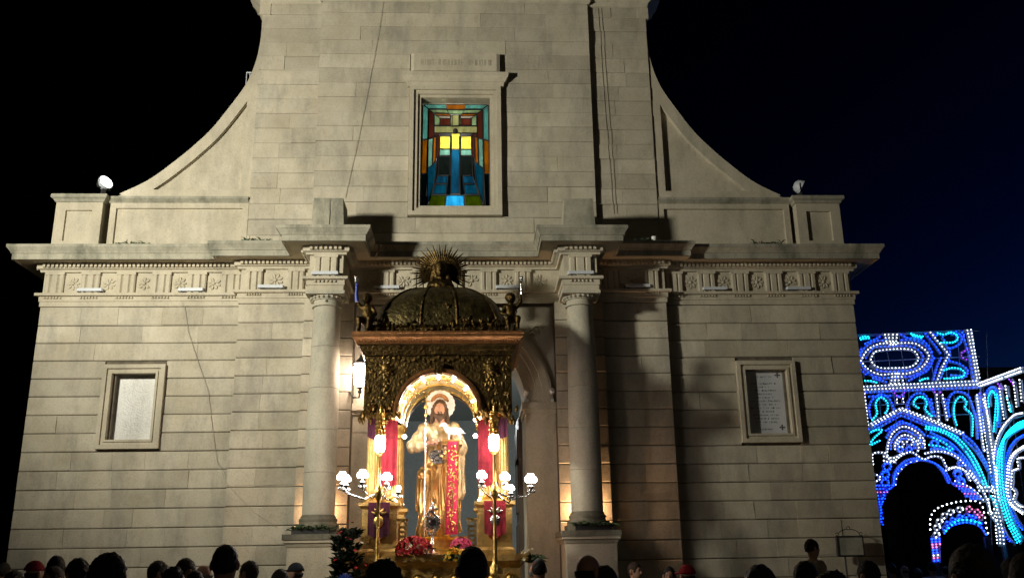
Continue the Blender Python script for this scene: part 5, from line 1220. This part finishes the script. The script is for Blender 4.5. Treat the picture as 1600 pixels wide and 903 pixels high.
wallA = mat('house_plaster', (.30, .27, .22), .9, var=.2, scale=2); wallB = mat('house_render', (.22, .21, .21), .9, var=.25, scale=1.5); M['wallA'] = wallA; M['wallB'] = wallB
house(10.0, 14.5, 24, 34, 7.5, 'dim balconied house straight down the street behind the light arch', 'wallA', 2, 2)
house(14.7, 19.5, 27, 38, 9.5, 'taller dim house behind the small crescent arch', 'wallB', 3, 2)
house(20.0, 26.0, 20, 32, 8.5, 'dark house at far right behind the wall of lights', 'wallB', 2, 3)
mb = MB(); mb.tube([(13.2, 20, 0), (13.2, 20, 5.2)], .07, 8); o = MB(); r = thing('street_lamp_post', 'grey unlit lamp post standing in the street behind the arch', 'lamp post', (13.2, 20, 0)); mb.build('post', 'led', r)
mb = MB(); mb.tube([(13.2, 20, 5.1), (13.5, 19.9, 5.3), (14.3, 19.6, 5.35)], .05, 8); mb.build('arm', 'led', r)

# ================================================================== people in the square
def p_head(P):
    d = ell(P, (0, .005, 1.635), (.076, .096, .112)); d = smin(d, ell(P, (0, -.025, 1.575), (.056, .065, .07)), .04)
    d = smin(d, seg(P, (0, -.088, 1.645), (0, -.110, 1.605), .010, .016), .012); d = smin(d, seg(P, (-.032, -.083, 1.66), (.032, -.083, 1.66), .012, .012), .012)
    for s in (-1, 1):
        d = smax(d, -ell(P, (s*.032, -.098, 1.638), (.018, .018, .010)), .008); d = smin(d, ell(P, (s*.032, -.078, 1.638), (.013, .013, .009)), .003)
        d = smin(d, ell(P, (s*.088, .016, 1.625), (.014, .022, .036)), .006)
    d = smin(d, seg(P, (-.022, -.088, 1.572), (.022, -.088, 1.572), .008, .008), .005); d = smin(d, seg(P, (-.017, -.087, 1.560), (.017, -.087, 1.560), .008, .008), .005)
    return smin(d, seg(P, (0, .02, 1.42), (0, .005, 1.56), .062, .055), .03)
def p_body(P, mg=0):
    d = seg(P, (0, .02, 1.36), (0, .0, 1.12), .125, .125); d = smin(d, seg(P, (0, .0, 1.12), (0, .01, .92), .125, .135), .06); d = smin(d, seg(P, (-.16, .02, 1.39), (.16, .02, 1.39), .062, .062), .05)
    d = smin(d, ell(P, (0, .0, 1.28), (.175, .115, .15)), .04)
    return d
def p_arms(P):
    d = None
    for s in (-1, 1):
        e = smin(seg(P, (s*.19, .02, 1.38), (s*.235, .03, 1.10), .055, .045), seg(P, (s*.235, .03, 1.10), (s*.225, -.06, .86), .043, .028), .02); d = e if d is None else np.minimum(d, e)
    return d
def p_legs(P):
    d = None
    for s in (-1, 1):
        e = smin(seg(P, (s*.085, .01, .90), (s*.095, .0, .50), .085, .058), seg(P, (s*.095, .0, .50), (s*.095, .03, .09), .056, .038), .03); e = smin(e, seg(P, (s*.095, .04, .05), (s*.105, -.14, .035), .042, .032), .02); d = e if d is None else np.minimum(d, e)
    return d
def p_full(P):
    d = smin(p_head(P), p_body(P), .03); d = smin(d, p_arms(P), .03); d = smin(d, p_legs(P), .04)
    for s in (-1, 1): d = hand(d, P, (s*.224, -.065, .845), (0, -.15, -1), (0, -1, .1), (s*1.0, 0, 0))
    return d
PM = {}
PM['body'] = sdf_mesh('person_body', p_full, (-.32, -.22, -.01), (.32, .20, 1.77), .0095)
def shirt(P):
    d = smin(p_body(P), seg(P, (0, .02, 1.44), (0, .02, 1.36), .075, .10), .03); sl = None
    for s in (-1, 1):
        e = seg(P, (s*.19, .02, 1.38), (s*.225, .03, 1.14), .062, .058); sl = e if sl is None else np.minimum(sl, e)
    d = smin(d, sl, .03)-.014+.004*np.sin(P[..., 2]*45+P[..., 0]*25); d = smax(d, P[..., 2]-1.465, .006); return smax(d, .86-P[..., 2], .006)
PM['shirt'] = sdf_mesh('person_shirt', shirt, (-.34, -.20, .82), (.34, .22, 1.50), .014)
def trousers(P):
    d = smin(p_legs(P), seg(P, (0, .01, .98), (0, .01, .90), .135, .14), .05)-.014+.004*np.sin(P[..., 2]*30); d = smax(d, P[..., 2]-.93, .006); return smax(d, .07-P[..., 2], .006)
PM['trousers'] = sdf_mesh('person_trousers', trousers, (-.26, -.22, .03), (.26, .20, .98), .016)
def scalp(P, g): 
    d = ell(P, (0, .014, 1.648), (.082+g, .100+g, .112+g)); face = ell(P, (0, -.105, 1.60), (.070, .085, .105)); return smax(d, -face, .012)
def h_short(P):
    d = smax(scalp(P, .006), 1.60-P[..., 2]-.35*np.maximum(P[..., 1], 0), .01)
    for s in (-1, 1): d = smax(d, -ell(P, (s*.095, .005, 1.61), (.035, .036, .055)), .01)
    return d+.004*wob(P, 90)+.003*wob(P, 170, 1)
def h_curly(P): return smax(scalp(P, .022), 1.60-P[..., 2]-.3*np.maximum(P[..., 1], 0), .012)+.012*wob(P+.03*np.sin(P[..., [1, 2, 0]]*37), 88)+.008*wob(P+.02*np.sin(P[..., [2, 0, 1]]*61), 150, 1)
def h_long(P):
    d = scalp(P, .014); d = smin(d, seg(P, (0, .075, 1.62), (0, .095, 1.36), .085, .09), .03)
    for s in (-1, 1): d = smin(d, seg(P, (s*.082, .02, 1.62), (s*.10, .04, 1.38), .032, .04), .03)
    return d+.004*np.sin(P[..., 0]*150+np.sin(P[..., 2]*40)*1.5)
def h_bun(P): return smin(h_short(P), ell(P, (0, .11, 1.72), (.05, .05, .045)), .015)
def h_bald(P): return smax(smax(smax(scalp(P, .002), P[..., 2]-1.645, .01), 1.585-P[..., 2], .01), .012-P[..., 1], .01)
def h_cap(P):
    d = smax(scalp(P, .014), 1.665-P[..., 2], .006); br = ell(P, (0, -.125, 1.672), (.075, .09, .012)); return smin(d, br, .006)
def h_side(P): return smax(scalp(P, .012), 1.615-P[..., 2]-.35*np.maximum(P[..., 1], 0), .01)+.006*wob(P, 80)
for k, f in (('short', h_short), ('curly', h_curly), ('long', h_long), ('bun', h_bun), ('bald', h_bald), ('cap', h_cap), ('side', h_side)): PM[k] = sdf_mesh('hair_'+k, f, (-.15, -.24, 1.26), (.15, .22, 1.82), .010)
PM['body'].materials.append(M['skin'])
for k in ('shirt', 'trousers'): PM[k].materials.append(M['cloth'])
for k in ('short', 'curly', 'long', 'bun', 'bald', 'side'): PM[k].materials.append(M['hair'])
PM['cap'].materials.append(M['cloth'])
BLKH = (.012, .010, .008); BRN = (.035, .02, .012); GRY = (.20, .19, .18); DK = (.02, .022, .028); SK = (.36, .20, .13); SK2 = (.28, .15, .095)
def person(px, top, wpx, style, rot, shirtc, label, hairc=BLKH, skin=SK, dep=None, z0=None, lean=0, capc=None):
    d = dep or 290.0/wpx; p = at(px, top, -15+d)
    r = thing('person', label, 'person', (p[0], p[1], 0), 'people watching in the square', local=True); hgt = 1.765 if style not in ('curly', 'bun', 'long') else 1.785
    if style == 'bald': hgt = 1.75
    if z0 is None: k = p[2]/hgt
    else: k = (p[2]-z0)/hgt; r.location.z = z0
    r.scale = (min(max(k, .9), 1.12) if z0 is None else k,)*2+(k,); r.rotation_euler = (0, 0, math.pi+rot)
    for nm, me, c in (('body', PM['body'], skin), ('shirt', PM['shirt'], shirtc), ('trousers', PM['trousers'], DK), ('cap' if style == 'cap' else 'hair', PM[style], (capc or DK) if style == 'cap' else hairc)):
        o = bpy.data.objects.new(nm, me); COL.objects.link(o); o.parent = r; o.color = (*c, 1)
    if style == 'cap': o = bpy.data.objects.new('hair', PM['bald']); COL.objects.link(o); o.parent = r; o.color = (*hairc, 1)
    return r
W_, NV, GR, RD, BL, BG = (.55, .55, .55), (.02, .03, .07), (.10, .11, .10), (.35, .02, .03), (.05, .10, .25), (.30, .25, .18)
person(8, 878, 20, 'short', .2, NV, 'dark haired person cut off by the left edge of the picture')
person(25, 888, 30, 'long', 0, DK, 'dark haired person low at far left in front of the red cap')
person(57, 876, 27, 'cap', -.5, GR, 'person in a red cap at the far left of the crowd', capc=(.22, .01, .015))
person(90, 864, 28, 'bun', .3, NV, 'person with tied up dark hair behind the red cap')
person(84, 884, 30, 'short', 2.6, GR, 'man facing the camera below the tied up hair at left', BRN)
person(122, 872, 34, 'side', .9, NV, 'dark haired man turned right beside the curly haired boy')
person(168, 862, 47, 'curly', 1.2, DK, 'boy with thick curly black hair looking right at left')
person(250, 876, 27, 'side', -1.1, W_, 'dark haired youth turned left at left of a group of three')
person(289, 871, 29, 'short', 2.4, GR, 'short haired man facing the camera behind the group at left', BRN)
person(272, 884, 34, 'curly', .3, DK, 'low dark head in front of the group of three at left')
person(318, 882, 27, 'bald', 1.4, BG, 'balding man in profile left of the tall head', GRY, (.42, .22, .14))
person(306, 890, 30, 'short', .1, DK, 'low dark head just left of the tall head')
person(354, 850, 42, 'short', .05, NV, 'tall man with dark cropped hair seen from behind at left')
person(389, 875, 28, 'short', 1.1, GR, 'man with short brown hair turned right beside the tall man', BRN, (.42, .22, .14))
person(438, 889, 31, 'side', .2, GR, 'grey haired person low before the left pedestal', GRY)
person(461, 879, 24, 'cap', 1.4, NV, 'youth in a dark cap in profile before the left pedestal')
person(600, 872, 64, 'curly', .1, DK, 'person with a wide head of dark curls before the shrine', dep=4.6)
person(738, 853, 52, 'short', .05, GR, 'large dark head seen from behind before the shrine')
person(842, 872, 25, 'short', -.2, DK, 'dark head right behind the man at the portal pier')
person(838, 879, 24, 'bald', -1.2, BG, 'balding man turned left beside the portal pier', GRY, (.40, .2, .13))
person(919, 866, 44, 'bald', -.9, GR, 'bald man turned left below the right column', BLKH, (.34, .18, .11))
person(944, 884, 44, 'side', .2, DK, 'low dark head in front of the bald man')
person(992, 877, 22, 'short', -2.4, DK, 'young man facing the camera right of the right pedestal', BRN)
person(1045, 884, 23, 'short', 2.9, GR, 'man facing the camera left of the red cap at right', BLKH, SK2)
person(1072, 882, 28, 'cap', .4, DK, 'person in a red cap at the right of the crowd', capc=(.30, .012, .02))
person(1185, 883, 56, 'side', 0, DK, 'broad dark head seen from behind below the marble plaque', dep=5.0)
ad = person(1258, 877, 40, 'side', -.8, GR, 'dark haired adult carrying the child near the notice board')
person(1268, 842, 30, 'side', -1.3, BG, 'small boy lifted above the crowd looking left beside the notice board', BRN, (.42, .24, .16), dep=7.6, z0=.86)
person(1297, 890, 66, 'curly', .2, DK, 'wide dark head of hair low before the notice board', dep=4.6)
person(1353, 875, 37, 'short', .5, DK, 'dark head right of the notice board')
person(1392, 880, 22, 'short', 0, BL, 'person in a blue shirt at the corner of the church', dep=17)
person(1412, 883, 20, 'bald', .4, BL, 'person in blue walking under the light arch', dep=19)
person(1455, 877, 22, 'short', -.3, (.6, .65, .7), 'person in a pale shirt beneath the small crescent arch', dep=18)
person(1475, 884, 20, 'short', .2, BL, 'person in a light blue shirt right of the pale shirt', dep=18.5)
person(1432, 886, 20, 'long', .0, RD, 'person in red under the light arch', dep=19.5)
person(1513, 849, 82, 'short', .1, DK, 'large near head seen from behind in front of the lights')
person(1578, 873, 40, 'side', -.4, DK, 'dark head left of the right picture edge before the lights', dep=7)
person(1602, 862, 60, 'short', -.9, DK, 'person cut off by the right edge of the picture', BRN, dep=4.8)
